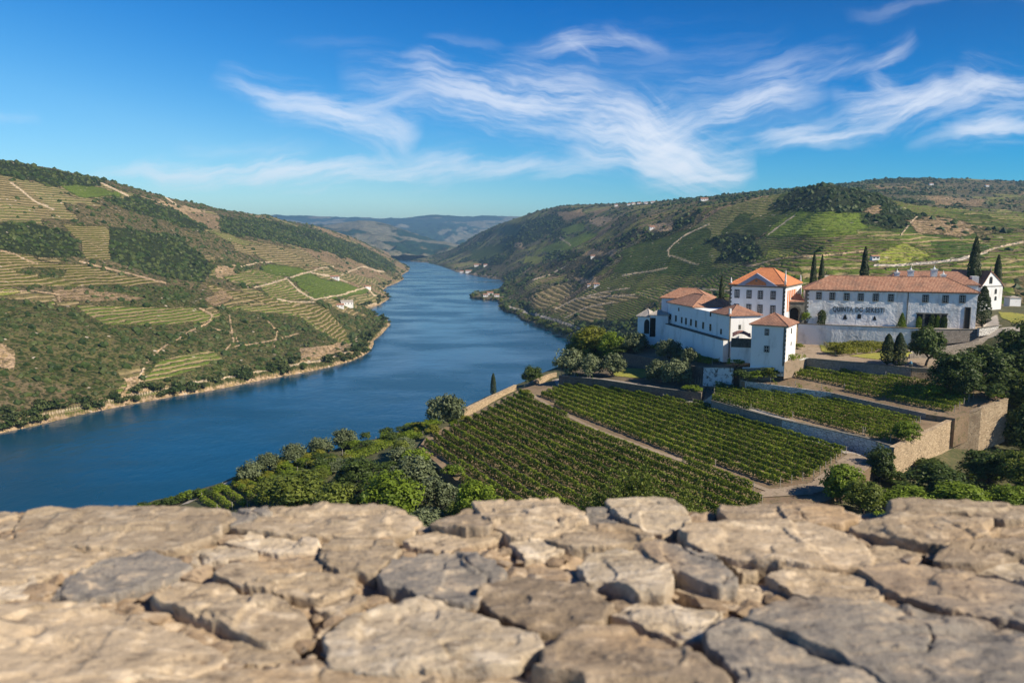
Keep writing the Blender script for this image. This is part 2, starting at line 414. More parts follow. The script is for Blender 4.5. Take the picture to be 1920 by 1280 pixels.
mott = t.m('MULTIPLY', bcov, t.sstep(t.m('ADD', n1, t.m('MULTIPLY', bm3, .10)), .36, .50))
# a few bare rocks and wall ends of pale stone
sv = t.add('ShaderNodeTexVoronoi'); t.put(sv.inputs['Vector'], gp); sv.inputs['Scale'].default_value = .16
speck = t.m('MULTIPLY', t.sstep(t.dot(sv.outputs['Color'], (0, 0, 1)), .90, .93), t.sstep(sv.outputs['Distance'], .26, .18))
cover = t.m('ADD', t.m('MULTIPLY', amt, row), t.m('MULTIPLY', t.m('SUBTRACT', 1.0, amt), t.m('MULTIPLY_ADD', mott, t.m('SUBTRACT', 1.0, fine), fine)))
c = t.mix(t.m('MINIMUM', cover, 1.0), soil, veg)
tone = t.mix(t.m('MULTIPLY_ADD', bc1, .5, t.m('MULTIPLY', bc2, .5)), (.50, .55, .55), (1.65, 1.55, 1.30))
c = t.mix(t.m('MULTIPLY', bcov, t.m('MULTIPLY_ADD', amt, -.7, 1.0)), c, t.mix(1.0, c, tone, 'MULTIPLY'))
c = t.mix(1.0, c, t.ramp(n2, [(.25, (.70,)*3), (.75, (1.25,)*3)]), 'MULTIPLY')
c = t.mix(t.m('MULTIPLY', speck, .85), c, (.52, .44, .36))
t.put(t.b.inputs['Base Color'], c); t.b.inputs['Roughness'].default_value = .95; t.b.inputs['Specular IOR Level'].default_value = .1
hh = t.m('ADD', t.m('MULTIPLY', t.m('MULTIPLY', row, amt), 1.2), t.m('MULTIPLY', n1, 1.3))
lump = t.m('MULTIPLY', t.m('SUBTRACT', 1.3, t.m('MINIMUM', bd1, t.m('ADD', bd2, .15))), t.m('MULTIPLY_ADD', amt, -.9, 1.0))
bump(t, t.m('ADD', t.m('ADD', hh, t.m('MULTIPLY', lump, 1.6)), t.m('MULTIPLY', n2, .5)), .9, 1.6)

# water
m, t = new_mat('river_water'); gp = t.add('ShaderNodeNewGeometry').outputs['Position']
t.b.inputs['Base Color'].default_value = (.004, .048, .092, 1); t.b.inputs['Roughness'].default_value = .16; t.b.inputs['IOR'].default_value = 1.33
big = t.noise(t.vm('MULTIPLY', gp, (.6, 1, 1)), .012, 3, .6)
t.put(t.b.inputs['Roughness'], t.sstep(big, .35, .65, .12, .30))
h1 = t.noise(t.vm('MULTIPLY', gp, (1, .6, 1)), .22, 4, .6); h2 = t.noise(gp, .05, 2, .5)
bump(t, t.m('MULTIPLY_ADD', h2, 1.2, h1), .35, .6)

# ------------------------------------------------------------------ hills of the valley
V_GREEN = (.098, .150, .022); V_DARK = (.046, .096, .014); V_WARM = (.095, .105, .022); V_PALE = (.11, .130, .042); V_LIME = (.21, .27, .03)
S_TAN = (.32, .25, .14); S_BROWN = (.175, .137, .080); S_GREY = (.17, .14, .105); S_DARK = (.105, .105, .045)
SCRUB = (.042, .052, .022); SCRUBD = (.020, .030, .014); SCRUBG = (.038, .054, .018)
# kind: veg, soil, period, rows, fine, shrub density
K = {
 'vivid': ((.12, .19, .022), (.16, .18, .05), 3.0, .6, .4, 0),
 'warm_rows': (V_WARM, S_TAN, 3.6, 1, 0, 0), 'green_rows': (V_GREEN, S_TAN, 3.2, .9, 0, 0), 'pale_rows': (V_PALE, S_TAN, 5.0, .85, 0, .1),
 'dark_rows': (V_DARK, S_DARK, 2.6, .9, .0, 0), 'mid_rows': (V_GREEN, S_BROWN, 2.6, 1, 0, .03), 'lime': (V_LIME, S_TAN, 2.2, .55, .6, 0),
 'green_field': (V_GREEN, V_PALE, 3.0, .5, .5, 0), 'tan_rows': ((.13,.12,.05), S_TAN, 5.0, .9, 0, .12),
 'scrub': (SCRUB, S_BROWN, 4, .15, .05, 1), 'forest': (SCRUBD, SCRUB, 4, 0, .45, 2.2), 'bush': (SCRUBG, (.16,.135,.065), 4, 0, .35, 1.6),
 'bare': ((.22,.17,.10), (.44,.32,.21), 5, 0, .0, .25), 'grey': ((.055,.068,.028), S_GREY, 3.5, .45, .1, .8), 'brown': ((.12,.10,.05), (.33,.235,.155), 3.4, .35, 0, .2),
 'far_rock': ((.06,.09,.06), (.30,.25,.20), 20, 0, .2, 0), 'far_wood': ((.012,.040,.030), (.03,.06,.045), 20, 0, .3, 0),
}
SHORE_L = [(-400,905),(-150,850),(0,812),(70,797),(130,782),(190,769),(250,757),(320,744),(380,735),(440,723),(500,711),(560,700),(620,688),(662,676),(690,662),(700,650),(702,638),(715,628),(733,608),(727,599),(700,592),(684,583),(690,577),(715,570),(730,560),(729,553),(716,545),(726,537),(745,530),(757,523),(752,516),(766,508),(768,503),(758,497),(735,493)]
SHORE_R = [(770,489.5),(800,492),(820,499),(845,507),(870,513),(905,519),(938,524),(946,531),(945,543),(925,545),(900,549),(880,553),(882,559),(905,562),(932,564),(936,577),(945,585),(968,590),(975,600),(1008,610),(1040,626),(1072,640),(1092,654)]
def shore_xy(S): return [tuple(at_z(px, py, -H)[:2]) for px, py in S]
SL = shore_xy(SHORE_L); SR = shore_xy(SHORE_R)
PL = [(-2500, SL[0][1]-200)] + SL + [(-900, 5200), (-9000, 5200), (-9000, 0)]
PR = [(SR[0][0]+20, 5400)] + SR + [(40, 560), (-10, 430), (-75, 330), (-150, 235), (-230, 120), (-330, -60), (-330, -400), (9000, -400), (9000, 5400)]

def knots(line):
    out = []
    for px, py, D in line:
        p = at_z(px, py, -D[0]) if isinstance(D, tuple) else at_y(px, py, D)
        out.append((p[0]/p[1], p[1], p[2]))
    out.sort(); return np.array(out)

def hill(name, lines, a0, a1, na, y0, y1, ny, poly, shoreline, patches, paths, default, noise_amp, tail, seed, label=None, extra=None, ramp=.55):
    a = np.linspace(a0, a1, na); y = np.geomspace(y0, y1, ny)
    Ls = [knots(l) for l in lines]
    Yk = np.array([np.interp(a, k[:, 0], k[:, 1]) for k in Ls]); Zk = np.array([np.interp(a, k[:, 0], k[:, 2]) for k in Ls])
    crest = Yk[-1].copy()
    for f_, dz in tail:
        Yk = np.vstack([Yk, crest*f_]); Zk = np.vstack([Zk, Zk[len(Ls)-1]+dz])
    Z = np.empty((ny, na))
    for j in range(na): Z[:, j] = np.interp(y, Yk[:, j], Zk[:, j], left=Zk[0, j]-30)
    Z = gsmooth(Z, 3)
    A, Y = np.meshgrid(a, y); X = A*Y
    d = d_line(X, Y, shoreline); d = np.where(in_poly(X, Y, poly), d, -d)
    tc = np.abs(Y-crest[None])/crest[None]
    tp = sm(d, 10, 160)*(.25+.75*sm(tc, .02, .25))
    Z = Z + noise_amp*tp*(fbm(X/170, Y/170, seed, 4) + .35*(.5-np.abs(fbm(X/70, Y/70, seed+5, 3))))
    Z += .8*sm(d, 5, 40)*fbm(X/14, Y/14, seed+9, 3)
    Z = np.where((d > 0) & (Y < 2200), np.maximum(Z, 5), Z)
    Z = Z + 1.3*sm(d, 5, 30)*sm(Y, 2600, 1200)*(vnoise(X/4.2, Y/5.5, seed+13)-.4)
    prof = np.where(d > 0, d*ramp + 2.2*sm(d, 0, 5), d*.3)
    prof += np.where(d > 4, 2.5*fbm(X/30, Y/30, seed+3, 3)*sm(d, 4, 30), 0)
    h = np.clip(.5+.5*(prof-Z)/6, 0, 1); Z = prof*(1-h)+Z*h - 6*h*(1-h)
    PX, PY = proj(X, Y, Z)
    wx = PX + 9*fbm(X/40, Y/40, seed+21, 3); wy = PY + 5*fbm(X/40, Y/40, seed+31, 3)
    n = X.size
    veg = np.zeros(X.shape+(3,)); soil = np.zeros(X.shape+(3,)); per = np.zeros(X.shape); rows = np.zeros(X.shape); fine = np.zeros(X.shape); dens = np.zeros(X.shape)
    def put(mask, k):
        v_, s_, p_, r_, f_, q_ = K[k]; veg[mask] = v_; soil[mask] = s_; per[mask] = p_; rows[mask] = r_; fine[mask] = f_; dens[mask] = q_
    default(put, X, Y, Z, PX, PY, seed)
    for kk, pp in patches: put(in_poly(wx, wy, pp) & (d > 6), kk)
    # a beach of pale earth and shrubs above the waterline
    put((d < .8+3.2*vnoise(X/9, Y/9, seed+90)), 'bare')
    soft = 1.2
    for wpx, pp, c_, dz_ in paths:
        mk = d_line(PX, PY+1.5*fbm(X/25, Y/25, seed+4, 2), pp) < wpx
        veg[mk] = c_; soil[mk] = c_; rows[mk] = 0; fine[mk] = 1; dens[mk] = 0
    vary = 1+.22*fbm(X/60, Y/60, seed+41, 4)[..., None]
    veg = veg*vary; soil = soil*vary
    V = np.stack([X, Y, Z], -1).reshape(-1, 3)
    o = mesh_np(name, V, [grid_faces(ny, na)], MATS['hill_terrain'], smooth=True,
                fattr={'period': per.ravel(), 'rows': rows.ravel(), 'fine': fine.ravel()}, cattr={'veg': veg.reshape(-1, 3), 'soil': soil.reshape(-1, 3)})
    tag(o, kind='structure')
    return dict(o=o, X=X, Y=Y, Z=Z, d=d, dens=dens, PX=PX, PY=PY, a=a, y=y)

def sample(T, x, y):
    """height of a hill at plan points"""
    a = np.asarray(x)/np.asarray(y); fa = (a-T['a'][0])/(T['a'][-1]-T['a'][0])*(len(T['a'])-1)
    fy = np.log(np.asarray(y)/T['y'][0])/np.log(T['y'][-1]/T['y'][0])*(len(T['y'])-1)
    ia = np.clip(fa.astype(int), 0, len(T['a'])-2); iy = np.clip(fy.astype(int), 0, len(T['y'])-2)
    u = np.clip(fa-ia, 0, 1); v = np.clip(fy-iy, 0, 1); Z = T['Z']
    return (Z[iy, ia]*(1-u)+Z[iy, ia+1]*u)*(1-v)+(Z[iy+1, ia]*(1-u)+Z[iy+1, ia+1]*u)*v

def def_left(put, X, Y, Z, PX, PY, s):
    n = fbm(X/120, Y/120, s+60, 4); m_ = np.ones(X.shape, bool)
    put(m_, 'scrub'); put(n > -.06, 'tan_rows'); put(n > .16, 'green_rows'); put((n < -.05) & (PY > 560), 'bush'); put((PX > 430) & (PY < 560) & (n > -.1), 'pale_rows'); put((PX > 430) & (PY < 560) & (n > .18), 'brown')
    put((PY < 470) & (n > .0) & (PX < 430), 'pale_rows')
WP = (.52, .42, .31); DP = (.42, .31, .21)
LEFT_PATCHES = [
 ('warm_rows', [(-200,440),(0,448),(35,460),(75,487),(160,500),(250,518),(320,532),(250,537),(0,540),(-200,545)]),
 ('tan_rows', [(-200,320),(0,330),(40,345),(110,400),(60,415),(0,418),(-200,400)]), ('pale_rows', [(0,380),(60,390),(85,420),(60,425),(0,418)]),
 ('warm_rows', [(115,420),(195,422),(230,455),(205,490),(160,488),(150,455)]),
 ('pale_rows', [(110,355),(190,352),(240,368),(180,372)]), ('brown', [(60,325),(150,325),(185,345),(170,352),(60,340)]),
 ('bare', [(250,365),(300,375),(380,395),(400,420),(380,425),(330,395)]), ('brown', [(350,395),(410,405),(415,430),(375,428)]),
 ('green_rows', [(140,572),(200,573),(360,574),(400,590),(380,606),(200,611),(180,600)]),
 ('green_rows', [(296,676),(370,660),(450,654),(440,668),(350,700),(270,720),(268,704),(285,690)]),
 ('green_field', [(545,520),(575,512),(700,545),(650,558),(590,562)]), ('green_rows', [(480,530),(540,522),(590,562),(520,565)]), ('green_rows', [(430,500),(500,505),(540,520),(470,535),(425,525)]),
 ('green_field', [(490,495),(560,500),(600,512),(560,520),(500,512)]), ('warm_rows', [(540,560),(620,580),(660,632),(640,640),(600,612),(560,590)]),
 ('pale_rows', [(640,560),(700,548),(718,560),(680,578),(630,580)]), ('warm_rows', [(380,530),(520,560),(600,600),(560,590),(470,560),(400,550)]),
 ('forest', [(195,372),(260,368),(330,395),(395,430),(370,436),(300,412),(240,395)]),
 ('forest', [(410,403),(480,408),(560,425),(660,455),(740,492),(745,512),(700,500),(600,470),(500,450),(415,435)]),
 ('forest', [(-200,400),(0,420),(60,415),(130,435),(160,485),(60,480),(-200,440)]), ('forest', [(205,425),(330,440),(400,500),(380,530),(300,520),(205,490)]),
 ('bush', [(-200,560),(0,560),(140,575),(200,615),(260,660),(265,680),(200,745),(60,790),(-200,830)]), ('bush', [(130,540),(330,538),(420,560),(380,572),(150,570)]),
 ('bush', [(390,570),(560,595),(640,645),(560,680),(440,690),(400,660),(260,650),(230,612),(390,608),(420,590)]), ('bush', [(620,585),(660,590),(735,600),(700,660),(665,650),(640,610)]),
 ('forest', [(-200,290),(0,297),(150,328),(200,340),(170,352),(0,330),(-200,320)]), ('scrub', [(200,340),(300,365),(480,405),(470,412),(300,378),(210,352)]),
 ('forest', [(70,340),(175,342),(172,352),(90,350)]), ('bush', [(75,508),(125,505),(120,520),(78,522)]),
 ('bare', [(225,688),(266,690),(270,722),(285,740),(215,752),(235,720)]), ('bare', [(150,752),(220,742),(205,764),(150,770)]), ('brown', [(100,545),(160,540),(280,560),(180,566),(110,565)]),
 ('bare', [(560,655),(650,640),(655,655),(560,680)]), ('brown', [(380,560),(420,540),(440,560),(400,572)]), ('green_field', [(110,345),(190,350),(240,366),(150,370)]), ('tan_rows', [(430,440),(560,470),(640,500),(560,500),(440,470)]), ('pale_rows', [(560,500),(700,520),(720,535),(600,520)]), ('bush', [(400,480),(480,500),(430,520),(400,500)]), ('bare', [(400,500),(440,495),(445,515),(405,520)]), ('green_rows', [(380,430),(430,440),(500,462),(430,455)]), ('bare', [(0,640),(30,655),(20,690),(-30,680)]), ('scrub', [(0,700),(120,720),(200,760),(60,790),(-60,800)]), ('bush', [(30,510),(60,500),(120,505),(60,515)]), ('tan_rows', [(215,690),(262,682),(262,704),(225,706)]), ('lime', [(-50,545),(30,542),(45,550),(0,556),(-50,560)]),
]
LEFT_PATHS = [
 (1.7, [(-100,812),(0,795),(60,781),(120,769),(200,751),(270,738),(330,724),(380,714),(450,703),(520,690),(600,676),(645,662),(672,648),(668,636)], WP, 0),
 (1.6, [(20,342),(40,357),(65,378),(100,394)], WP, 0), (1.4, [(285,352),(330,383)], WP, 0), (1.3, [(190,342),(220,357),(240,367)], WP, 0),
 (1.5, [(150,490),(200,503),(250,515),(310,530)], DP, 0), (1.5, [(375,578),(398,590),(392,604),(350,625),(300,655),(275,680)], DP, 0),
 (1.5, [(478,538),(520,528),(562,514),(580,510),(610,516),(650,528)], WP, 0), (1.4, [(540,525),(560,545),(590,561),(640,553),(686,538)], WP, 0),
 (1.3, [(690,540),(700,552),(715,556),(713,566),(690,572)], WP, 0), (1.4, [(270,690),(262,705),(262,728)], WP, 0), (1.2, [(520,560),(545,566),(590,566)], WP, 0),
 (1.1, [(450,500),(480,493),(510,490)], WP, 0), (1.2, [(0,548),(60,545),(110,552),(112,566)], DP, 0), (1.2, [(430,590),(438,640),(420,660)], DP, 0), (1.0, [(560,515),(600,503),(625,500)], WP, 0), (1.0, [(640,515),(680,500),(720,510)], WP, 0), (1.0, [(400,615),(440,625),(450,650)], DP, 0), (1.1, [(0,470),(30,478),(70,495)], DP, 0), (1.0, [(440,650),(500,640),(560,625)], DP, 0), (1.0, [(500,600),(520,620),(515,650)], DP, 0),
]
cL = [-420, -80, 0, 100, 200, 300, 400, 500, 600, 700, 765, 800]
W = (H-4,)
L_base = [(px, py, W) for px, py in zip(cL, (902, 826, 810, 789, 767, 748, 731, 711, 692, 606, 521, 505))]
crestY = dict(zip(cL, (262, 290, 297, 315, 337, 364, 388, 404, 425, 453, 492, 503))); crestD = dict(zip(cL, (800, 1000, 1080, 1180, 1300, 1500, 1800, 2200, 2650, 3000, 3200, 3300)))
L_crest = [(px, crestY[px], crestD[px]) for px in cL]
def between(f, dy=0):
    """a knot line a fraction f of the way up the slope, sagging by dy metres"""
    out = []
    for b, c in zip(L_base, L_crest):
        p = at_z(b[0], b[1], -W[0]); q = at_y(*c); r_ = p+(q-p)*f; r_[2] += dy
        x_, y_ = proj(r_[0], r_[1], r_[2]); out.append((float(x_), float(y_), float(r_[1])))
    return out
TL = hill('hill', [L_base, between(.16, 6), between(.4, -4), between(.7, 5), L_crest], -.80, -.105, 560, 250, 5200, 900, PL, SL, LEFT_PATCHES, LEFT_PATHS, def_left, 13, [(1.25, -30), (1.8, -90)], 3)

def def_right(put, X, Y, Z, PX, PY, s):
    n = fbm(X/150, Y/150, s+60, 4); n2 = fbm(X/90, Y/90, s+80, 4); m_ = np.ones(X.shape, bool)
    put(m_, 'grey'); put(n2 > .08, 'mid_rows'); put(n2 > .25, 'brown'); put((n < -.12), 'scrub'); put((n < -.25), 'forest'); put((n > .12) & (n2 > -.1), 'green_rows')
    nearv = (Y < 1000) & (PX > 1080); put(nearv, 'mid_rows'); put(nearv & (n > .05) & (PY < 470), 'dark_rows'); put(nearv & (n2 > .28), 'green_rows'); put(nearv & (n2 < -.33), 'scrub')
RIGHT_PATCHES = [
 ('dark_rows', [(1170,470),(1230,445),(1330,425),(1330,500),(1300,520),(1200,515),(1150,510)]), ('dark_rows', [(1330,500),(1380,505),(1330,520),(1250,525)]),
 ('vivid', [(1430,445),(1455,420),(1490,396),(1612,397),(1622,430),(1560,443)]), ('dark_rows', [(1385,430),(1450,400),(1490,396),(1455,420),(1420,445)]),
 ('mid_rows', [(1400,450),(1620,440),(1660,470),(1600,500),(1440,490)]), ('lime', [(1640,475),(1690,456),(1735,470),(1748,482),(1700,492),(1650,492)]),
 ('forest', [(1440,394),(1480,362),(1550,340),(1640,358),(1680,385),(1700,400),(1640,398),(1600,398),(1490,395)]), ('forest', [(1625,398),(1700,395),(1760,410),(1720,425),(1660,432),(1620,420)]),
 ('forest', [(1318,448),(1370,436),(1412,445),(1432,480),(1400,492),(1330,494),(1350,475)]), ('brown', [(1615,395),(1645,385),(1660,392),(1640,402)]),
 ('brown', [(1700,412),(1760,404),(1860,430),(1800,446),(1720,440)]), ('scrub', [(1820,430),(1990,425),(1990,455),(1850,455)]),
 ('forest', [(1080,600),(1150,565),(1230,600),(1230,660),(1090,660)]), ('lime', [(1195,535),(1240,530),(1245,560),(1215,565)]),
 ('tan_rows', [(975,562),(1050,532),(1092,532),(1070,556),(1010,580)]), ('tan_rows', [(1020,578),(1130,545),(1230,540),(1200,580),(1110,602)]), ('mid_rows', [(1130,570),(1220,555),(1200,600),(1140,600)]),
 ('mid_rows', [(1120,530),(1180,510),(1340,520),(1340,545),(1230,550),(1120,545)]), ('bare', [(1075,522),(1118,520),(1122,532),(1090,534)]),
 ('vivid', [(1010,468),(1100,436),(1125,440),(1065,470)]), ('lime', [(985,482),(1030,481),(1010,495),(985,492)]), ('bare', [(948,464),(965,448),(982,448),(980,465)]), ('bare', [(1088,478),(1110,463),(1160,470),(1150,480)]),
 ('forest', [(960,455),(975,430),(990,410),(1060,400),(1060,420),(1000,455)]), ('forest', [(890,490),(930,475),(960,480),(940,500)]), ('scrub', [(1100,460),(1180,435),(1240,425),(1190,455),(1130,475)]),
 ('bare', [(1210,422),(1250,416),(1262,420),(1255,432),(1215,434)]), ('bush', [(935,560),(970,562),(1100,620),(1130,640),(1090,660),(940,590)]),
 ('forest', [(1620,335),(1700,331),(1780,333),(1700,340),(1630,346)]), ('bush', [(944,520),(960,520),(975,555),(940,560)]), ('green_field', [(1005,470),(1040,455),(1060,462),(1030,474)]), ('forest', [(1030,475),(1100,470),(1090,482),(1020,488)]), ('bare', [(1100,415),(1130,405),(1150,412),(1125,425)]), ('green_field', [(1050,430),(1090,418),(1100,432),(1065,440)]),
 ('brown', [(1040,400),(1090,392),(1100,405),(1060,412)]), ('scrub', [(1000,500),(1100,478),(1150,485),(1080,515),(1000,520)]), ('green_rows', [(1180,548),(1260,535),(1330,540),(1320,556),(1230,566)]), ('lime', [(1440,470),(1490,466),(1480,482),(1440,484)]), ('pale_rows', [(1230,560),(1300,548),(1350,552),(1300,575)]),
 ('green_rows', [(1500,500),(1620,492),(1640,520),(1500,530)]), ('green_rows', [(1760,500),(1990,470),(1990,560),(1780,540)]), ('dark_rows', [(1750,455),(1860,460),(1850,478),(1755,485)]), ('mid_rows', [(1850,440),(1990,430),(1990,470),(1870,470)]), ('scrub', [(1900,520),(1990,500),(1990,590),(1910,585)]),
 ('forest', [(940,450),(960,440),(965,465),(935,475)]), ('dark_rows', [(880,470),(950,455),(945,475),(885,488)]), ('scrub', [(1690,340),(1900,342),(1920,365),(1720,360)]), ('brown', [(1740,370),(1850,372),(1840,388),(1750,385)]),
]
RIGHT_PATHS = [
 (2.2, [(955,575),(985,585),(1020,594),(1060,606),(1100,621),(1135,636)], (.34,.32,.30), 0), (1.3, [(1255,480),(1252,470),(1265,455),(1285,440),(1330,420)], WP, 0), (1.1, [(1255,478),(1290,490),(1310,496)], WP, 0),
 (1.3, [(1168,517),(1210,510),(1250,503)], WP, 0), (1.1, [(1440,440),(1460,425),(1490,404)], WP, 0), (2.3, [(1640,497),(1700,496),(1750,493),(1800,486),(1850,472)], (.50,.45,.40), 0), (1.6, [(1840,474),(1880,462),(1930,452)], WP, 0),
 (1.3, [(1400,500),(1460,485),(1540,478),(1620,470)], DP, 0), (1.1, [(1690,440),(1710,415),(1720,405)], WP, 0), (1.0, [(1050,445),(1070,460)], WP, 0), (1.2, [(1000,525),(1030,515),(1060,500)], WP, 0),
 (1.1, [(1100,555),(1130,548),(1180,540)], WP, 0), (1.1, [(1040,580),(1080,560),(1130,556),(1190,552)], WP, 0), (1.1, [(1060,595),(1100,575),(1150,566)], WP, 0), (1.3, [(930,520),(880,512),(840,505)], WP, 0), (1.2, [(1380,545),(1300,540),(1250,545)], WP, 0),
]
colsR = [740, 800, 850, 900, 940, 1000, 1060, 1100, 1200, 1300, 1400, 1540, 1640, 1700, 1800, 1920, 2100]
WR = (H-3,)
def zD(zr): return (-zr,)
R1 = [(740,489.6,WR),(800,492,WR),(850,508,WR),(900,519,WR),(940,560,WR),(1000,607,WR),(1060,634,WR),(1100,650,(102,)),(1200,640,330),(1300,620,290),(1400,600,275),(1540,585,270),(1640,580,262),(1700,580,258),(1800,580,252),(1920,585,250),(2100,590,240)]
R2 = [(740,489.2,4300),(800,482,4150),(850,485,3300),(900,493,2700),(940,515,1900),(1000,560,1150),(1060,590,900),(1100,595,780),(1200,570,420),(1300,560,345),(1400,545,325),(1540,530,330),(1640,520,330),(1700,520,330),(1800,520,330),(1920,540,320),(2100,550,310)]
R3 = [(740,489,4350),(800,481,4160),(850,473,3600),(900,470,3100),(940,475,2600),(1000,500,1700),(1060,520,1300),(1100,515,1150),(1200,500,700),(1300,500,500),(1400,490,460),(1540,480,460),(1640,480,450),(1700,485,430),(1800,480,430),(1920,480,450),(2100,490,440)]
R4 = [(740,489,4400),(800,480.8,4170),(850,468,3700),(900,452,3450),(940,440,3150),(1000,440,2300),(1060,445,1900),(1100,445,1800),(1200,445,1050),(1300,440,760),(1400,430,680),(1540,415,680),(1640,420,640),(1700,425,620),(1800,430,640),(1920,430,680),(2100,440,650)]
R5 = [(740,489,4420),(800,480.6,4180),(850,467.5,3720),(900,438,3600),(940,422,3350),(1000,410,2700),(1060,410,2300),(1100,410,2200),(1200,405,1500),(1300,398,1080),(1400,385,940),(1540,346,860),(1640,366,830),(1700,392,820),(1800,400,980),(1920,398,1100),(2100,400,1100)]
R6 = [(740,489,4440),(800,480.4,4190),(850,467.2,3740),(900,437,3640),(940,419,3420),(1000,398,2850),(1060,390,2600),(1100,392,2500),(1200,388,1900),(1300,382,1450),(1400,372,1250),(1540,368,1180),(1640,385,1150),(1700,385,1150),(1800,375,1450),(1920,370,1550),(2100,372,1550)]
R7 = [(740,489,4460),(800,480.2,4200),(850,467,3760),(900,436,3680),(940,417,3480),(1000,396,3000),(1060,384,2900),(1100,382,2750),(1200,379,2300),(1300,371,1900),(1400,361,1700),(1480,354,1800),(1540,349,1900),(1640,337,2100),(1700,333,2200),(1800,334,2250),(1920,339,2200),(2100,350,2200)]
TR = hill('hill', [R1, R2, R3, R4, R5, R6, R7], -.16, .80, 640, 236, 5600, 1000, PR, [tuple(p) for p in PR[1:-2]], RIGHT_PATCHES, RIGHT_PATHS, def_right, 9, [(1.2, -30), (1.8, -120)], 23, ramp=.6)

def def_far(put, X, Y, Z, PX, PY, s):
    n = fbm(X/420, Y/420, s, 5); put(np.ones(X.shape, bool), 'far_wood'); put(n > .20, 'far_rock')
def def_far2(put, X, Y, Z, PX, PY, s):
    n = fbm(X/260, Y/260, s, 5); put(np.ones(X.shape, bool), 'far_wood'); put(n > .02, 'far_rock'); put((n < .0) & (n > -.08), 'grey')
full = [(-9000, 0), (9000, 0), (9000, 40000), (-9000, 40000)]
cF = [420, 520, 620, 680, 720, 760, 800, 860, 900, 960, 1040]
F1 = [(px, 489.2, (H,)) for px in cF]
F2 = [(px, py, D) for px, py, D in zip(cF, (470,468,462,455,460,462,466,468,470,474,478), [5000]*11)]
F3 = [(px, py, D) for px, py, D in zip(cF, (425,423,418,412,416,430,446,458,466,470,475), [6000,6000,6100,6200,6200,6100,5900,5600,5500,5400,5400])]
hill('mountain', [F1, F2, F3], -.42, .08, 260, 4100, 9000, 200, full, [(-9000, 4000), (9000, 4000)], [], [], def_far2, 60, [(1.2, -120), (1.6, -300)], 51)
G1 = [(px, 486, 6600) for px in cF]
G2 = [(px, 452, 8500) for px in cF]
G3 = [(px, py, 11500) for px, py in zip((300,420,480,540,600,650,700,745,790,815,850,880,905,930,975,1040,1100), (412,404,401,403,406,407,408,409,404,402,404,406,403.5,404.5,406,408,410))]
hill('mountain', [G1, G2, G3], -.52, .14, 320, 6500, 17000, 220, full, [(-9000, 4000), (9000, 4000)], [], [], def_far, 90, [(1.2, -100), (1.5, -400)], 71)

# river: one sheet to the far bend
me = bpy.data.meshes.new('river'); me.from_pydata([(-3000, -500, 0), (1500, -500, 0), (1500, 5600, 0), (-3000, 5600, 0)], [], [(0, 1, 2, 3)]); me.materials.append(MATS['river_water'])
tag(link(bpy.data.objects.new('river', me)), kind='structure')
# ground far below everything so that nothing floats over a void
me = bpy.data.meshes.new('ground'); me.from_pydata([(-40000, -20000, -30), (40000, -20000, -30), (40000, 40000, -30), (-40000, 40000, -30)], [], [(0, 1, 2, 3)]); me.materials.append(MATS['field_soil'])
tag(link(bpy.data.objects.new('ground', me)), kind='structure')

# ------------------------------------------------------------------ the spur with the estate: base ground
EDGE = [(60,995,-66),(250,952,-63),(340,930,-59),(440,896,-54),(520,872,-52),(600,850,-51),(700,820,-50.5),(780,800,-50),(840,783,-49.5),(900,752,-48.5),(965,724,-47),(1045,694,-44),(1100,668,-41),(1150,655,-38),(1188,640,-33)]
E_xy = [tuple(at_z(*e)[:2]) for e in EDGE]
INT = [(-140, -40), (-130, 60)] + E_xy + [(48, 262), (320, 268), (320, -40)]
CTRL = [(250,950,-62),(340,930,-58),(440,895,-54),(600,850,-51),(700,820,-50.5),(840,783,-49.5),(965,724,-46.5),(1045,700,-43),(1100,672,-40),(1150,660,-38),(800,830,-46.5),(985,738,-43.5),(1000,930,-45),(1300,930,-44),(1430,915,-44),
 (1520,905,-42.5),(1590,850,-42),(1640,850,-42),(1330,757,-42),(1060,718,-42.5),(700,930,-50),(560,900,-52),(1250,700,-38.5),(1150,690,-39),(1200,650,-35.5),(1230,640,-33),(1366,674,-31),(1300,665,-32.5),(1400,690,-33),
 (1500,690,-33),(1700,720,-34),(1500,660,-29.5),(1490,650,-29),(1560,645,-28.8),(1640,655,-28.5),(1740,680,-29.6),(1660,690,-29.8),(1760,640,-26.6),(1760,624,-24.6),(1870,618,-23.6),(1960,600,-22),(1830,640,-27.5),(1800,700,-33),(1900,680,-29.5),(1990,660,-26),
 (1850,742,-35.5),(1960,755,-36),(1930,835,-43),(1876,828,-43),(1802,856,-43),(1738,868,-43),(1990,800,-40),(1700,880,-43.5),(1900,900,-43),(1600,930,-45),(1990,880,-41),(1770,930,-44)]
CP_ = [at_z(*c) for c in CTRL] + [np.array(v) for v in [(0,60,H-36),(60,60,H-34),(-60,60,H-42),(0,30,H-24),(50,20,H-22),(-50,20,H-26),(0,6,H-9),(100,60,H-33),(150,40,H-28),(-110,60,H-56),(60,235,H-25),(100,230,H-24),(150,230,H-22),(200,225,H-20),(260,200,H-20),(120,260,H-25),(200,262,H-22),(70,262,H-29),(300,262,H-18),(200,100,H-36)]]
CPa = np.array(CP_)
def rbf_fit(P):
    n = len(P); D_ = np.hypot(P[:, None, 0]-P[None, :, 0], P[:, None, 1]-P[None, :, 1])
    A = np.zeros((n+3, n+3)); A[:n, :n] = D_ - np.eye(n)*(-2.0); A[:n, n] = 1; A[:n, n+1] = P[:, 0]; A[:n, n+2] = P[:, 1]; A[n:, :n] = A[:n, n:].T
    b = np.concatenate([P[:, 2], [0, 0, 0]]); return np.linalg.solve(A, b)
RW = rbf_fit(CPa)
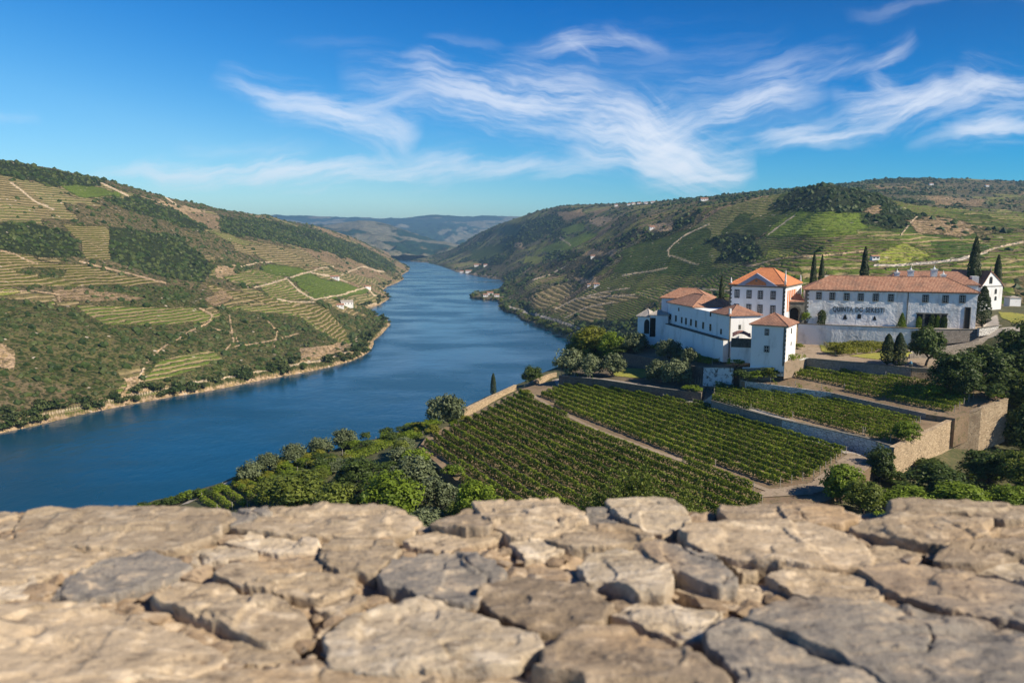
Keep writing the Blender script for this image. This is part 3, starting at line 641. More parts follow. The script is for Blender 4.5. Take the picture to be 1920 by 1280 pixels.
def rbf(x, y):
    s = RW[-3]+RW[-2]*x+RW[-1]*y
    for i in range(len(CPa)): s = s + RW[i]*np.hypot(x-CPa[i, 0], y-CPa[i, 1])
    return s
SLABS = []
def base_z(x, y):
    z = rbf(x, y); d = d_line(x, y, INT[1:-1]+[(320, 268)]); d = np.where(in_poly(x, y, INT), 0, d)
    z = z - d*.55 + .5*fbm(x/9, y/9, 91, 3)*(1+sm(d, 0, 20)*2)
    for P, pl in SLABS:
        ins = in_poly(x, y, P); z = np.where(ins, np.minimum(z, pl[0]*x+pl[1]*y+pl[2]-.5), z)
    return z
def ground_z(x, y):
    x = np.asarray(x, float); y = np.asarray(y, float)
    z = base_z(x, y)
    for P, pl in SLABS:
        ins = in_poly(x, y, P); z = np.where(ins, np.maximum(z, pl[0]*x+pl[1]*y+pl[2]), z)
    return z
def on_ground(px, py, y0=60, y1=330):
    ys = np.arange(y0, y1, .5); d = ray(px, py); X = d[0]/d[1]*ys; Z = d[2]/d[1]*ys+H
    g = ground_z(X, ys); k = np.nonzero(Z <= g)[0]; k = k[0] if len(k) else len(ys)-1
    return np.array([X[k], ys[k], g[k]])

def slab(name, pts, mat, depth=6, lift=0.0, register=True):
    """level terrace: the best plane through its corners, with a body of earth below"""
    W_ = np.array([at_z(*p) for p in pts]); A = np.c_[W_[:, :2], np.ones(len(W_))]; pl = np.linalg.lstsq(A, W_[:, 2], rcond=None)[0]
    out = []
    for p in pts:
        d = ray(p[0], p[1]); t_ = -(H-pl[2])/(d[2]-pl[0]*d[0]-pl[1]*d[1]) if True else 0
        t_ = (pl[2]-H)/(d[2]-pl[0]*d[0]-pl[1]*d[1]); q = d*t_; out.append((q[0], q[1], q[2]+H+lift))
    ar = sum(out[i][0]*out[(i+1) % len(out)][1]-out[(i+1) % len(out)][0]*out[i][1] for i in range(len(out)))
    o2 = out if ar > 0 else out[::-1]
    b = MB(); b.prism([(p[0], p[1]) for p in o2], [p[2]-depth for p in o2], [p[2] for p in o2])
    o = b.build(name, MATS[mat]); tag(o, kind='structure')
    if register: SLABS.append(([(p[0], p[1]) for p in o2], (pl[0], pl[1], pl[2]+lift)))
    return out, pl
bench, plA = slab('field_ground', [(1040,712,-41.3),(1140,722,-41.3),(1245,742,-41.3),(1320,755,-41.3),(1470,804,-41),(1622,856,-40.8),(1640,870,-40.8),(1560,935,-42.5),(1400,985,-43.5),(1000,985,-44.5),(860,905,-45.4),(785,838,-46),(800,818,-46),(880,778,-45.2),(980,728,-43.5)], 'field_soil', 5)
terC, plC = slab('terrace_ground', [(1334,752,-39.2),(1467,787,-38.8),(1622,822,-38.3),(1676,840,-38.2),(1735,812,-37.5),(1791,785,-36.9),(1736,776,-36.8),(1559,740,-36.7),(1389,715,-36.7),(1345,710,-37.2)], 'field_soil', 6)
terD, plD = slab('terrace_ground', [(1389,714,-34.9),(1559,736,-35.2),(1736,776,-35.8),(1791,784,-35.8),(1880,749,-32.7),(1850,735,-32.0),(1762,722,-31.7),(1709,706,-31.2),(1514,684,-31.3),(1420,684,-32.6),(1385,692,-33.6)], 'field_soil', 6)
terY, plY = slab('yard_ground', [(1471,680,-29.6),(1514,673,-29.6),(1600,680,-29.6),(1709,691,-29.6),(1765,694,-29.6),(1775,676,-29.3),(1700,668,-29.2),(1600,655,-28.9),(1540,640,-28.7),(1495,640,-28.7),(1470,655,-29.1)], 'path_dirt', 4)
terH, plH = slab('courtyard_ground', [(1497,607,-23.5),(1660,613,-23.5),(1832,620,-23.5),(1850,600,-23.2),(1800,560,-23),(1560,560,-23.3),(1350,585,-23.6),(1372,612,-23.8),(1470,614,-23.6)], 'path_dirt', 5)
slab('path_ground', [(1296,706,-38.2),(1312,700,-37.8),(1345,698,-37.4),(1350,712,-38.2),(1338,755,-40.6),(1316,757,-41),(1322,735,-39.6)], 'path_dirt', 6)
ter1, pl1 = slab('olive_terrace_ground', [(1048,705,-39.6),(1129,712,-39.2),(1238,728,-38.9),(1315,737,-38.9),(1322,725,-38.6),(1300,700,-38.2),(1210,688,-38.2),(1150,674,-38.4),(1080,690,-39)], 'dry_mulch', 5)
ter2, pl2 = slab('olive_terrace_ground', [(1150,660,-36.6),(1219,671,-35.2),(1260,681,-34.4),(1318,690,-33.4),(1374,690,-33.0),(1400,684,-32.8),(1420,672,-31.5),(1366,668,-30.8),(1226,636,-31),(1190,638,-33)], 'dry_mulch', 6)

gx = np.arange(-235, 262, 1.25); gy = np.arange(-6, 342, 1.25); GX, GY = np.meshgrid(gx, gy); GZ = base_z(GX, GY)
tag(mesh_np('ground', np.stack([GX, GY, GZ], -1).reshape(-1, 3), [grid_faces(len(gy), len(gx))], MATS['grass_ground'], smooth=True), kind='structure')

# strips laid on the ground: paths, grass
def strip(name, pts, w, mat, lift=.05, kind='structure'):
    """a ribbon of given width that follows the ground"""
    P = [on_ground(px, py)[:2] for px, py in pts]; Q = [P[0]]
    for a_, b_ in zip(P[:-1], P[1:]):
        n = max(1, int(np.hypot(*(b_-a_))/1.5))
        for k in range(1, n+1): Q.append(a_+(b_-a_)*k/n)
    Q = np.array(Q); T = np.gradient(Q, axis=0); T /= np.linalg.norm(T, axis=1)[:, None]+1e-9; N = np.c_[-T[:, 1], T[:, 0]]
    rows_ = [Q+N*w*s_ for s_ in (-.5, -.25, 0, .25, .5)]
    V = []; 
    for r_ in rows_: V.append(np.c_[r_, ground_z(r_[:, 0], r_[:, 1])+lift+.05])
    nR = len(Q); V = np.concatenate(V)
    return tag(mesh_np(name, V, [grid_faces(5, nR)], MATS[mat]), kind=kind)
def patch(name, pts, mat, lift=.06):
    """an area of one ground cover that follows the ground"""
    P = np.array([on_ground(px, py)[:2] for px, py in pts]); x0, y0 = P.min(0); x1, y1 = P.max(0)
    st_ = .45; xs = np.arange(x0, x1+st_, st_); ys = np.arange(y0, y1+st_, st_); X, Y = np.meshgrid(xs, ys); m_ = in_poly(X, Y, P)
    Fc = grid_faces(len(ys), len(xs)); keep = m_.ravel()[Fc].sum(1) >= 3; Fc = Fc[keep]
    if not len(Fc): return None
    used, inv = np.unique(Fc, return_inverse=True); V = np.c_[X.ravel(), Y.ravel(), ground_z(X, Y).ravel()+lift+.05][used]
    return tag(mesh_np(name, V, [inv.reshape(-1, 4)], MATS[mat]), kind='structure')
strip('path', [(985,733),(1040,768),(1120,808),(1200,836),(1300,872),(1400,905),(1450,925)], 1.2, 'path_dirt')
strip('path', [(1042,712),(1052,718),(1127,727),(1240,746),(1315,756),(1330,760),(1468,807),(1560,838),(1622,860)], 2.4, 'pale_road')
patch('path', [(1590,850),(1640,862),(1660,880),(1600,915),(1520,930),(1400,935),(1440,918),(1520,905)], 'path_dirt', .08)
strip('path', [(345,946),(380,925),(430,906),(445,900)], 2.2, 'pale_road')
strip('path', [(660,828),(700,815),(760,800),(800,790),(830,783)], 1.6, 'pale_road')
patch('path', [(740,795),(800,776),(822,770),(812,785),(760,800)], 'path_dirt')
patch('path', [(1318,722),(1335,722),(1342,710),(1335,752),(1322,755),(1300,700),(1310,698)], 'path_dirt')
strip('path', [(1482,662),(1505,655),(1530,640)], 4.0, 'path_dirt')
patch('grass', [(1535,642),(1600,643),(1700,640),(1752,642),(1740,650),(1660,655),(1570,668),(1540,660)], 'yellow_grass')
patch('grass', [(1590,668),(1640,662),(1720,662),(1740,672),(1680,676),(1640,674)], 'yellow_grass')
strip('path', [(1560,668),(1620,662),(1700,655),(1760,650)], 1.3, 'path_dirt', .1)
strip('road', [(1700,655),(1760,642),(1820,632),(1870,624),(1920,616),(1990,606)], 3.6, 'pale_road')
patch('grass', [(1100,652),(1170,664),(1160,672),(1060,700),(1050,700)], 'grass_ground')
patch('grass', [(1150,690),(1210,690),(1240,700),(1200,710),(1150,705)], 'yellow_grass')
patch('grass', [(1870,585),(1920,590),(1960,605),(1900,608),(1880,598)], 'yellow_grass')
patch('courtyard', [(1850,600),(1870,590),(1880,612),(1860,620),(1840,618)], 'pale_road')

# ------------------------------------------------------------------ retaining and boundary walls
def wall(name, pts, h, thick, mat, label, cap=None, cat='wall', group=None, top_only=False, out=0.06):
    """a wall whose top edge runs through the points; h = height or list of heights"""
    P = np.array([at_z(*p) for p in pts]); hs = h if hasattr(h, '__len__') else [h]*len(P)
    T = np.gradient(P[:, :2], axis=0); T /= np.linalg.norm(T, axis=1)[:, None]; N = np.c_[-T[:, 1], T[:, 0]]
    if (N*(-P[:, :2])).sum() < 0: N = -N       # towards the lookout
    c = P.mean(0); b = MB()
    for i in range(len(P)-1):
        a_, d_ = P[i]-c, P[i+1]-c; n0, n1 = N[i], N[i+1]
        q = [a_[:2]+n0*out, d_[:2]+n1*out, d_[:2]-n1*(thick-out), a_[:2]-n0*(thick-out)]
        ar = sum(q[k][0]*q[(k+1) % 4][1]-q[(k+1) % 4][0]*q[k][1] for k in range(4))
        za = [a_[2]-hs[i], d_[2]-hs[i+1], d_[2]-hs[i+1], a_[2]-hs[i]]; zb = [a_[2], d_[2], d_[2], a_[2]]
        if ar < 0: q, za, zb = q[::-1], za[::-1], zb[::-1]
        b.prism(q, za, zb)
    e = empty(name, c, 0, label, cat, group); b.build('masonry', MATS[mat], e)
    if cap:
        b2 = MB()
        for i in range(len(P)-1):
            a_, d_ = P[i]-c, P[i+1]-c; n0, n1 = N[i], N[i+1]
            q = [a_[:2]+n0*(out+.1), d_[:2]+n1*(out+.1), d_[:2]-n1*(thick-out+.1), a_[:2]-n0*(thick-out+.1)]
            ar = sum(q[k][0]*q[(k+1) % 4][1]-q[(k+1) % 4][0]*q[k][1] for k in range(4)); za = [a_[2]+.003, d_[2]+.003, d_[2]+.003, a_[2]+.003]
            if ar < 0: q, za = q[::-1], za[::-1]
            b2.prism(q, za, [z_+.14 for z_ in za])
        b2.build('coping', MATS[cap], e)
    return e
def edge_pts(pix, pl, up=0):
    """points on a terrace plane, raised by up"""
    out = []
    for px, py in pix:
        d = ray(px, py); t_ = (pl[2]+up-H)/(d[2]-pl[0]*d[0]-pl[1]*d[1]); out.append((px, py, float(d[2]*t_)))
    return out
wall('retaining_wall', edge_pts([(1334,751),(1400,769),(1467,787)], plC, .25), 4, .6, 'grey_rubble', 'low grey retaining wall between the large lower vineyard and the middle terrace, left part', 'granite')
wall('retaining_wall', edge_pts([(1467,787),(1545,804),(1622,821),(1678,839)], plC, .25), 5, .7, 'pale_plastered_rubble', 'pale plastered retaining wall stepping down to the big lower vineyard, right part', 'granite')
wall('retaining_wall', edge_pts([(1389,713),(1470,724),(1559,736)], plD, .1), 4, .6, 'pale_plastered_rubble', 'pale patched retaining wall below the dirt strip of the top terrace')
wall('retaining_wall', edge_pts([(1559,736),(1640,754),(1736,775)], plD, .1), 4.5, .6, 'grey_rubble', 'crumbling grey retaining wall at the right end between the two upper terraces')
wall('boundary_wall', edge_pts([(1676,840),(1735,812),(1791,785)], plC, .5)+edge_pts([(1840,766),(1890,748)], plD, .5), [8, 8, 9, 9, 9], .8, 'tan_rubble', 'tall sunlit tan rubble wall running down beside the vineyard terraces', 'tan_rubble')
wall('retaining_wall', [(1392,690,-32.0),(1436,689,-31.4),(1478,682,-30.3),(1512,672,-29.3),(1516,672,-29.2)], [5, 5, 4, 3, 2.8], .5, 'grey_rubble', 'curved grey retaining wall below the little square tower', 'white_paint')
wall('retaining_wall', [(1516,672,-29.2),(1610,680,-29.2),(1709,690,-29.2)], 4.5, .6, 'grey_rubble', 'long grey rubble wall behind the top vineyard terrace', 'granite')
wall('retaining_wall', [(1710,690,-29.2),(1764,693,-29.2)], 5, .6, 'tan_rubble', 'short sunlit stone wall right of the corner pillar beside the dark trees', 'granite')
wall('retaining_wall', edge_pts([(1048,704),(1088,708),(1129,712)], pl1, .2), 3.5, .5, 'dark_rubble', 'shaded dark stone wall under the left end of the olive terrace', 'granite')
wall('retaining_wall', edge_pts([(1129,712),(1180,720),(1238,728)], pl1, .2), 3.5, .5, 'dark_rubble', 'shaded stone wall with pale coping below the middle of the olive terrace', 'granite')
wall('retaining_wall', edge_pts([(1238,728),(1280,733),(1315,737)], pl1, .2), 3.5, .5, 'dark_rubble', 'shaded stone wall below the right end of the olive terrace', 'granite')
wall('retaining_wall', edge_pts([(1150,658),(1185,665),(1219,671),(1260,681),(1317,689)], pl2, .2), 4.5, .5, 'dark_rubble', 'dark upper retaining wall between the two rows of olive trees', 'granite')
wall('retaining_wall', edge_pts([(1319,689),(1346,689),(1374,690)], pl2, .25), 5, .6, 'blotched_render', 'short white rendered wall with black blotches at the head of the field path', 'granite')
wall('field_wall', [(870,768,-45.2),(920,744,-44.4),(968,722,-43.6)], 4, .6, 'tan_rubble', 'sunlit tan field wall on the river side of the vineyard', 'tan_rubble')
wall('field_wall', [(985,722,-43.2),(1010,710,-42.4),(1030,701,-41.8),(1044,698,-41.5)], 3, .6, 'tan_rubble', 'short curved sunlit wall where the field path meets the river side')
# facade walls below the long house
wall('terrace_wall', [(1497,607,-23.2),(1560,610,-23.2),(1660,614,-23.2),(1760,618,-23.2)], [6, 6, 6, 6], .8, 'whitewash', 'tall whitewashed terrace wall under the long white house', 'dark_granite', out=.3)
wall('terrace_wall', [(1580,631,-26.6),(1660,625,-25.0),(1740,618,-23.25),(1835,617,-23.0)], [4, 4, 4, 3], .5, 'grey_rubble', 'grey rubble wall rising along the road in front of the whitewashed terrace wall', 'granite', out=.7)
wall('terrace_wall', [(1836,616,-22.7),(1856,613,-22.5),(1872,611,-22.4)], 2, .5, 'pale_plastered_rubble', 'short pale wall beside the road right of the tall garden cypress', 'granite')
wall('retaining_wall', [(1706,664,-28.2),(1760,652,-26.8),(1830,640,-25.8),(1880,630,-25.0)], 3, .5, 'grey_rubble', 'rough stone bank wall under the road behind the round tree')
# pillar at the wall corner
p = at_z(1707, 692, -29.6); e = empty('pillar', p, R(-20), 'small stone pillar with a blue top at the corner of the grey wall', 'pillar')
b = MB(); b.box(-.35, .35, -.35, .35, -.2, 1.0); b.box(-.45, .45, -.45, .45, 1.0, 1.12); b.build('shaft', MATS['granite'], e)
simple('blue_paint', (.10, .25, .36), .5, 3); b = MB(); b.lathe((0, 0, 1.12), [(.18, 0), (.34, .12), (.38, .4), (.22, .55), (.26, .62), (.04, .85)]); b.build('urn', MATS['blue_paint'], e, True)

# ------------------------------------------------------------------ leaves
def leaf_quads(P, N, size, r, asp=.62, jit=.5):
    """one small quad per point, facing roughly along N"""
    n = len(P); N = N + r.normal(0, jit, (n, 3)); N /= np.linalg.norm(N, axis=1)[:, None]+1e-9
    A = np.cross(N, r.normal(0, 1, (n, 3))); A /= np.linalg.norm(A, axis=1)[:, None]+1e-9; B = np.cross(N, A)
    s_ = (size*(.6+.8*r.random(n)))[:, None] if np.isscalar(size) else (size*(.6+.8*r.random(n)))[:, None]
    A = A*s_; B = B*s_*asp
    V = np.stack([P-A, P-B*.9, P+A, P+B], 1).reshape(-1, 3); F_ = np.arange(4*n).reshape(-1, 4)
    return V, F_
def unit(n, r):
    v = r.normal(0, 1, (n, 3)); return v/np.linalg.norm(v, axis=1)[:, None]
def crown_points(r, blobs, per_blob, spread, blob_r, centre, flat=.8, bottom=-.75):
    """leaf positions on many small clumps spread through an ellipsoid"""
    P, Nn, T = [], [], []
    k = 0
    while k < blobs:
        v = unit(1, r)[0]; rad = r.random()**.45
        if v[2] < bottom: continue
        c = np.array(centre)+v*rad*np.array(spread); br = blob_r*(.6+.8*r.random()); d = unit(per_blob, r)
        d = d[(d[:, 2] > -.55)]
        P.append(c+d*br*(.55+.5*r.random((len(d), 1)))*np.array([1, 1, flat])); Nn.append(d+np.array([0, 0, .25])+v*.3)
        T.append(np.clip(.5+(r.random()-.5)*.45+(r.random(len(d))-.5)*.55, 0, 1)); k += 1
    return np.concatenate(P), np.concatenate(Nn), np.concatenate(T)
def foliage(name, P, N, T, size, mat, parent, r, asp=.62, jit=.5):
    V, F_ = leaf_quads(P, N, size, r, asp, jit)
    return mesh_np(name, V, [F_], MATS[mat], parent, fattr={'tint': np.repeat(T, 4)})
def trunk_mesh(r, h, r0, limbs, spread, mat, parent, lean=.05):
    b = MB(); top = Vector((r.normal(0, lean), r.normal(0, lean), h))
    mid = Vector((r.normal(0, lean*.6), r.normal(0, lean*.6), h*.5))
    b.tube((0, 0, -.06), mid, r0, r0*.78); b.tube(mid, top, r0*.78, r0*.6)
    for i in range(limbs):
        a_ = 2*math.pi*(i+r.random()*.6)/limbs; q = top+Vector((math.cos(a_)*spread*.6, math.sin(a_)*spread*.6, .12+.16*r.random()))
        b.tube(top-Vector((0, 0, .02)), q, r0*.5, r0*.25, 6)
        b.tube(q, q+Vector((math.cos(a_+.5)*spread*.3, math.sin(a_+.5)*spread*.3, .14)), r0*.25, r0*.1, 5)
    return b.build('trunk', MATS[mat], parent, True)
def copy_tree(o, parent=None):
    c = o.copy(); COL.objects.link(c); c.parent = parent
    for ch in o.children: copy_tree(ch, c)
    return c
# templates: unit height 1, unit crown width about 1; every first use takes the template itself
TEMPL = {}
def template(kind, i, make):
    e = empty(kind, (0, 0, 0)); make(e, np.random.default_rng(100+i*13+sum(map(ord, kind)))); TEMPL.setdefault(kind, []).append([e, False])
def mk_olive(e, r):
    trunk_mesh(r, .20, .045, 4, .36, 'pale_bark', e)
    P, N, T = crown_points(r, 56, 80, (.37, .37, .38), .15, (0, 0, .50), .9, -.8); foliage('crown', P, N, T, .036, 'olive_leaves', e, r, .55, .6)
def mk_broad(mat, blobs=80, size=.030, per=95):
    def f(e, r):
        trunk_mesh(r, .20, .035, 5, .4, 'bark', e)
        P, N, T = crown_points(r, blobs, per, (.38, .38, .40), .14, (0, 0, .52), .9, -.85); foliage('crown', P, N, T, size, mat, e, r)
    return f
def mk_shrub(mat, size=.04):
    def f(e, r):
        trunk_mesh(r, .12, .03, 5, .5, 'bark', e)
        P, N, T = crown_points(r, 30, 60, (.36, .36, .34), .14, (0, 0, .42), .9, -.4); foliage('crown', P, N, T, size, mat, e, r)
    return f
def mk_cypress(e, r):
    trunk_mesh(r, .10, .016, 3, .03, 'bark', e, .0)
    n = 4200; h = r.random(n)**.8; ph = r.random(n)*2*math.pi
    pr = .085*np.minimum(1, (h+.04)/.16)*(1-h**2.6)**.75 + .004
    rad = pr*(.72+.38*vnoise(ph*1.6, h*16, 5)+.12*r.random(n))
    P = np.c_[rad*np.cos(ph), rad*np.sin(ph), .03+h*.97]; N = np.c_[np.cos(ph), np.sin(ph), .5+0*ph]
    T = np.clip(.2+.6*vnoise(ph*1.6, h*16, 9)+.3*(r.random(n)-.5), 0, 1); foliage('crown', P, N, T, .014, 'cypress_leaves', e, r, .5, .35)
for i in range(3): template('olive_tree', i, mk_olive)
for i in range(2): template('broadleaf_tree', i, mk_broad('dark_leaves'))
for i in range(2): template('green_tree', i, mk_broad('mid_leaves'))
for i in range(2): template('bright_tree', i, mk_broad('bright_leaves'))
for i in range(1): template('yellow_green_tree', i, mk_broad('yellow_leaves'))
for i in range(2): template('cypress', i, mk_cypress)
for i in range(2): template('shrub', i, mk_shrub('bright_leaves'))
for i in range(2): template('dark_shrub', i, mk_shrub('dark_leaves'))
for i in range(1): template('golden_shrub', i, mk_shrub('yellow_leaves'))
_cnt = {}
def plant(kind, px, py, hpx, wpx, label, cat='tree', group=None, y0=60, ground=None, D=None):
    """px, py: foot; hpx, wpx: height and crown width as they look in the photograph"""
    g = on_ground(px, py, y0) if ground is None else np.array(ground)
    L_ = TEMPL[kind]; i = _cnt.get(kind, 0); _cnt[kind] = i+1; t_ = L_[i % len(L_)]
    if not t_[1]: e = t_[0]; t_[1] = True
    else: e = copy_tree(t_[0])
    big = 1.0 if kind == 'cypress' else (1.0 if py > 890 and kind != 'olive_tree' else 1.25); h = hpx*g[1]/F*big; w = wpx*g[1]/F*(1/.17 if kind == 'cypress' else big)
    g = np.array(g, float)
    if kind == 'olive_tree': g[2] -= .11*h
    e.location = [float(v) for v in g]; e.rotation_euler = (0, 0, rnd.random()*6.28); e.scale = (w, w, h)
    for k in ('label', 'category', 'group'):
        if k in e: del e[k]
    return tag(e, label, cat, group)
G_ = 'row of olive trees along the river path'
for i, (px, py, h, w, lb) in enumerate([
 (468,903,40,50,'grey-green olive tree nearest the parapet, first of the row along the river path'), (502,885,40,42,'olive tree standing close behind the nearest one in the river row'),
 (551,868,36,50,'rounded olive tree, third from the parapet in the river row'), (601,852,36,48,'olive tree in the middle of the river row, fourth from the parapet'),
 (646,838,36,46,'olive tree fifth from the parapet in the river row'), (687,822,32,40,'smallest olive tree of the river row, beside the start of the pale path'),
 (720,810,42,52,'wide olive tree on the grass left of the bare patch by the river'), (824,793,52,52,'rear one of the two big olive trees that overlap above the vineyard corner'),
 (846,796,58,56,'front one of the two big olive trees that overlap above the vineyard corner')]):
    plant('olive_tree', px, py, h, w, lb, 'olive tree', G_)
G_ = 'olive trees on the terraces below the winery'
for (px, py, h, w, lb) in [
 (1192,661,38,42,'olive tree on the upper terrace left, below the grey-roofed gatehouse'), (1253,674,40,44,'olive tree in the middle of the upper terrace under the blue-shaded wall'),
 (1291,686,34,32,'narrow olive tree at the right end of the upper terrace rows'), (1066,702,50,52,'broad olive tree at the river end of the lower olive terrace'),
 (1108,706,44,46,'olive tree second from the river on the lower olive terrace'), (1150,706,44,46,'olive tree third from the river on the lower olive terrace'),
 (1228,716,44,40,'olive tree on the dark mulch left of the largest one on the lower terrace'), (1269,722,52,54,'largest olive tree, near the corner of the lower terrace by the field path')]:
    plant('olive_tree', px, py, h, w, lb, 'olive tree', G_)
for (k, px, py, h, w, lb) in [
 ('yellow_green_tree',1108,676,54,64,'yellow-green leafy tree at the river bend beyond the olive trees'), ('bright_tree',1148,676,46,52,'bright green tree right of the yellow-green one at the river bend'),
 ('green_tree',1082,682,44,44,'mid green tree on the bank left of the yellow-green tree'), ('broadleaf_tree',1175,640,40,44,'dark tree on the slope left of the grey-roofed gatehouse'),
 ('green_tree',1200,655,18,26,'low green bush at the foot of the gatehouse'),
 ('broadleaf_tree',998,722,30,38,'round dark bush beside the wall where the field path reaches the river side'),
 ('broadleaf_tree',1735,686,64,62,'round dark tree standing on the yard right of the cypress pair'),
 ('broadleaf_tree',1790,738,66,86,'dark tree left of the others on the slope right of the yard'), ('broadleaf_tree',1850,722,64,96,'large dark tree in the middle of the grove on the right'),
 ('broadleaf_tree',1912,705,76,90,'tall dark tree at the right edge of the frame below the road'), ('broadleaf_tree',1880,752,52,84,'dark tree just above the end of the tan rubble wall'),
 ('green_tree',1930,775,64,80,'half-cut tree at the right edge beside the tan wall'), ('broadleaf_tree',1940,655,50,70,'dark tree at the right edge beside the upper road'), ('broadleaf_tree',1812,748,50,50,'small dark tree between the terrace vines and the grove'),
 ('bright_tree',1578,945,80,98,'bright green bushy tree at the near right corner of the vineyard'), ('broadleaf_tree',1648,905,72,66,'dark tree between the bright bushy tree and the end of the tan wall'),
 ('green_tree',1620,965,70,90,'green tree just behind the parapet gap on the right'), ('broadleaf_tree',1758,940,76,130,'dark spreading tree below the tan wall'), ('broadleaf_tree',1850,905,66,110,'dark tree under the right part of the tan wall'),
 ('green_tree',1912,915,76,90,'green tree at the right edge behind the parapet'), ('broadleaf_tree',1918,850,84,70,'dark tree at the right edge beside the end of the tan wall'), ('bright_tree',1700,965,58,120,'bright green low tree behind the parapet, left one of three in a line'),
 ('bright_tree',1800,965,64,120,'bright green low tree behind the parapet, middle one of three in a line'), ('bright_tree',1895,965,60,110,'bright green low tree behind the parapet, right one of three in a line'),
 ('bright_tree',1695,868,34,50,'small yellow-green bush at the foot of the tan wall corner'),
 ('green_tree',560,975,98,140,'wide olive-green tree left of centre just beyond the parapet'), ('green_tree',640,985,84,120,'olive-green tree right of the wide one beyond the parapet'),
 ('broadleaf_tree',672,915,62,92,'dark tree behind the bushes where the river row of olives ends'), ('bright_tree',735,985,112,140,'big bright green tree beyond the parapet left of the vineyard'),
 ('olive_tree',772,925,72,88,'big silvery olive tree behind the bright green tree'), ('olive_tree',822,955,66,72,'silvery olive tree at the vineyard corner beyond the parapet'), ('olive_tree',800,1000,50,80,'low silvery bush right behind the parapet edge'),
 ('bright_tree',892,985,92,96,'round bright green bush at the foot of the vine rows'), ('green_tree',510,950,60,80,'low olive-green tree at the left end of the bushes'), ('green_tree',860,990,60,60,'low green bush between the silvery tree and the round bright one'),
]: plant(k, px, py, h, w, lb, 'bush' if ('bush ' in lb or lb.endswith('bush')) else 'tree')
for (px, py, h, w, lb) in [
 (925,742,44,11,'slim cypress standing alone by the water above the field wall'), (898,744,22,8,'tiny cypress left of the lone slim one by the water'),
 (1663,686,58,23,'left one of the two stout cypresses on the yard'), (1684,690,66,25,'right one of the two stout cypresses on the yard'),
 (1840,615,75,27,'broad garden cypress against the right corner of the long white house')]:
    plant('cypress', px, py, h, w, lb, 'cypress')
for (px, py, D, h, w, lb) in [(1524,540,236,66,13,'slim tall cypress, left one of the pair behind the long roof'), (1539,540,236,62,12,'slim cypress, right one of the pair behind the long roof'),
 (1619,535,236,72,18,'tall cypress behind the left half of the long roof'), (1825,525,240,80,24,'tallest cypress, behind the chapel roof'), (1868,540,244,62,17,'cypress right of the chapel gable'), (1352,570,232,54,11,'slim cypress left of the villa')]:
    g = at_y(px, py, D); zg = float(ground_z(g[0], g[1])); top = at_y(px, py-h, D)[2]
    plant('cypress', 0, 0, (top-zg)*F/D, w, lb, 'cypress', ground=(g[0], g[1], zg))
for (k, px, py, h, w, lb) in [('golden_shrub',1575,665,24,46,'yellow-green shrub at the left end of the garden strip'), ('shrub',1508,640,26,20,'climbing green shrub at the corner behind the square tower'),
 ('golden_shrub',1496,655,12,22,'low yellow-green shrub by the foot of the square tower'), ('shrub',1750,745,26,40,'pale green shrub at the right end of the top vines'), ('shrub',1865,752,26,30,'green shrub on top of the tan wall corner'),
 ('shrub',1850,725,30,46,'yellow-green shrub before the dark grove'), ('golden_shrub',985,740,10,26,'yellowish shrub on the grassy edge of the vineyard'), ('golden_shrub',870,790,12,34,'yellowish weeds along the top edge of the vineyard'),
 ('golden_shrub',812,815,14,36,'golden weeds at the river corner of the vineyard'), ('dark_shrub',1396,716,24,44,'dark shrub at the left foot of the curved wall'), ('shrub',1420,714,22,42,'bright shrub second from the left at the foot of the curved wall'), ('green_tree',1446,711,20,40,'yellowish shrub third from the left at the foot of the curved wall'), ('shrub',1380,704,20,34,'green shrub between the blotched wall and the curved wall'), ('shrub',1298,742,14,38,'low green shrub at the corner of the lower olive terrace')]:
    plant(k, px, py, h, w, lb, 'shrub')

# undergrowth between the trees
def undergrowth(n, poly, group, label, seed, kinds=('dark_shrub', 'shrub', 'dark_shrub'), hr=(16, 34), wr=(34, 62)):
    q = random.Random(seed); A = np.array(poly); k = 0
    while k < n:
        px, py = q.uniform(A[:, 0].min(), A[:, 0].max()), q.uniform(A[:, 1].min(), A[:, 1].max())
        if not in_poly(np.array([px]), np.array([py]), poly)[0]: continue
        plant(q.choice(kinds), px, py, q.uniform(*hr), q.uniform(*wr), label, 'bush', group); k += 1
undergrowth(46, [(1700,880),(1800,866),(1870,840),(2000,800),(2000,990),(1560,990),(1640,905)], 'undergrowth below the tan wall', 'dark green bush in the undergrowth below the tan rubble wall', 3)
undergrowth(20, [(1790,735),(1900,735),(2000,680),(2000,790),(1900,770)], 'undergrowth of the grove on the right', 'dark bush under the trees of the grove on the right', 4)
undergrowth(44, [(470,925),(560,880),(660,870),(790,845),(870,905),(930,985),(480,985)], 'undergrowth beyond the parapet left of the vineyard', 'green bush in the undergrowth left of the near vineyard', 5, ('green_tree', 'shrub', 'dark_shrub', 'olive_tree'))
undergrowth(60, [(440,900),(520,872),(620,842),(700,820),(800,795),(840,790),(860,800),(760,830),(640,870),(520,910),(450,935)], 'shrubs along the river path', 'small shrub beside the river path below the olive row', 7, ('shrub', 'dark_shrub', 'golden_shrub'), (10, 22), (20, 40))
undergrowth(16, [(1080,668),(1180,645),(1200,655),(1150,672),(1080,690)], 'bushes at the river bend', 'green bush on the slope at the river bend below the gatehouse', 6, ('green_tree', 'dark_shrub'), (14, 26), (26, 44))
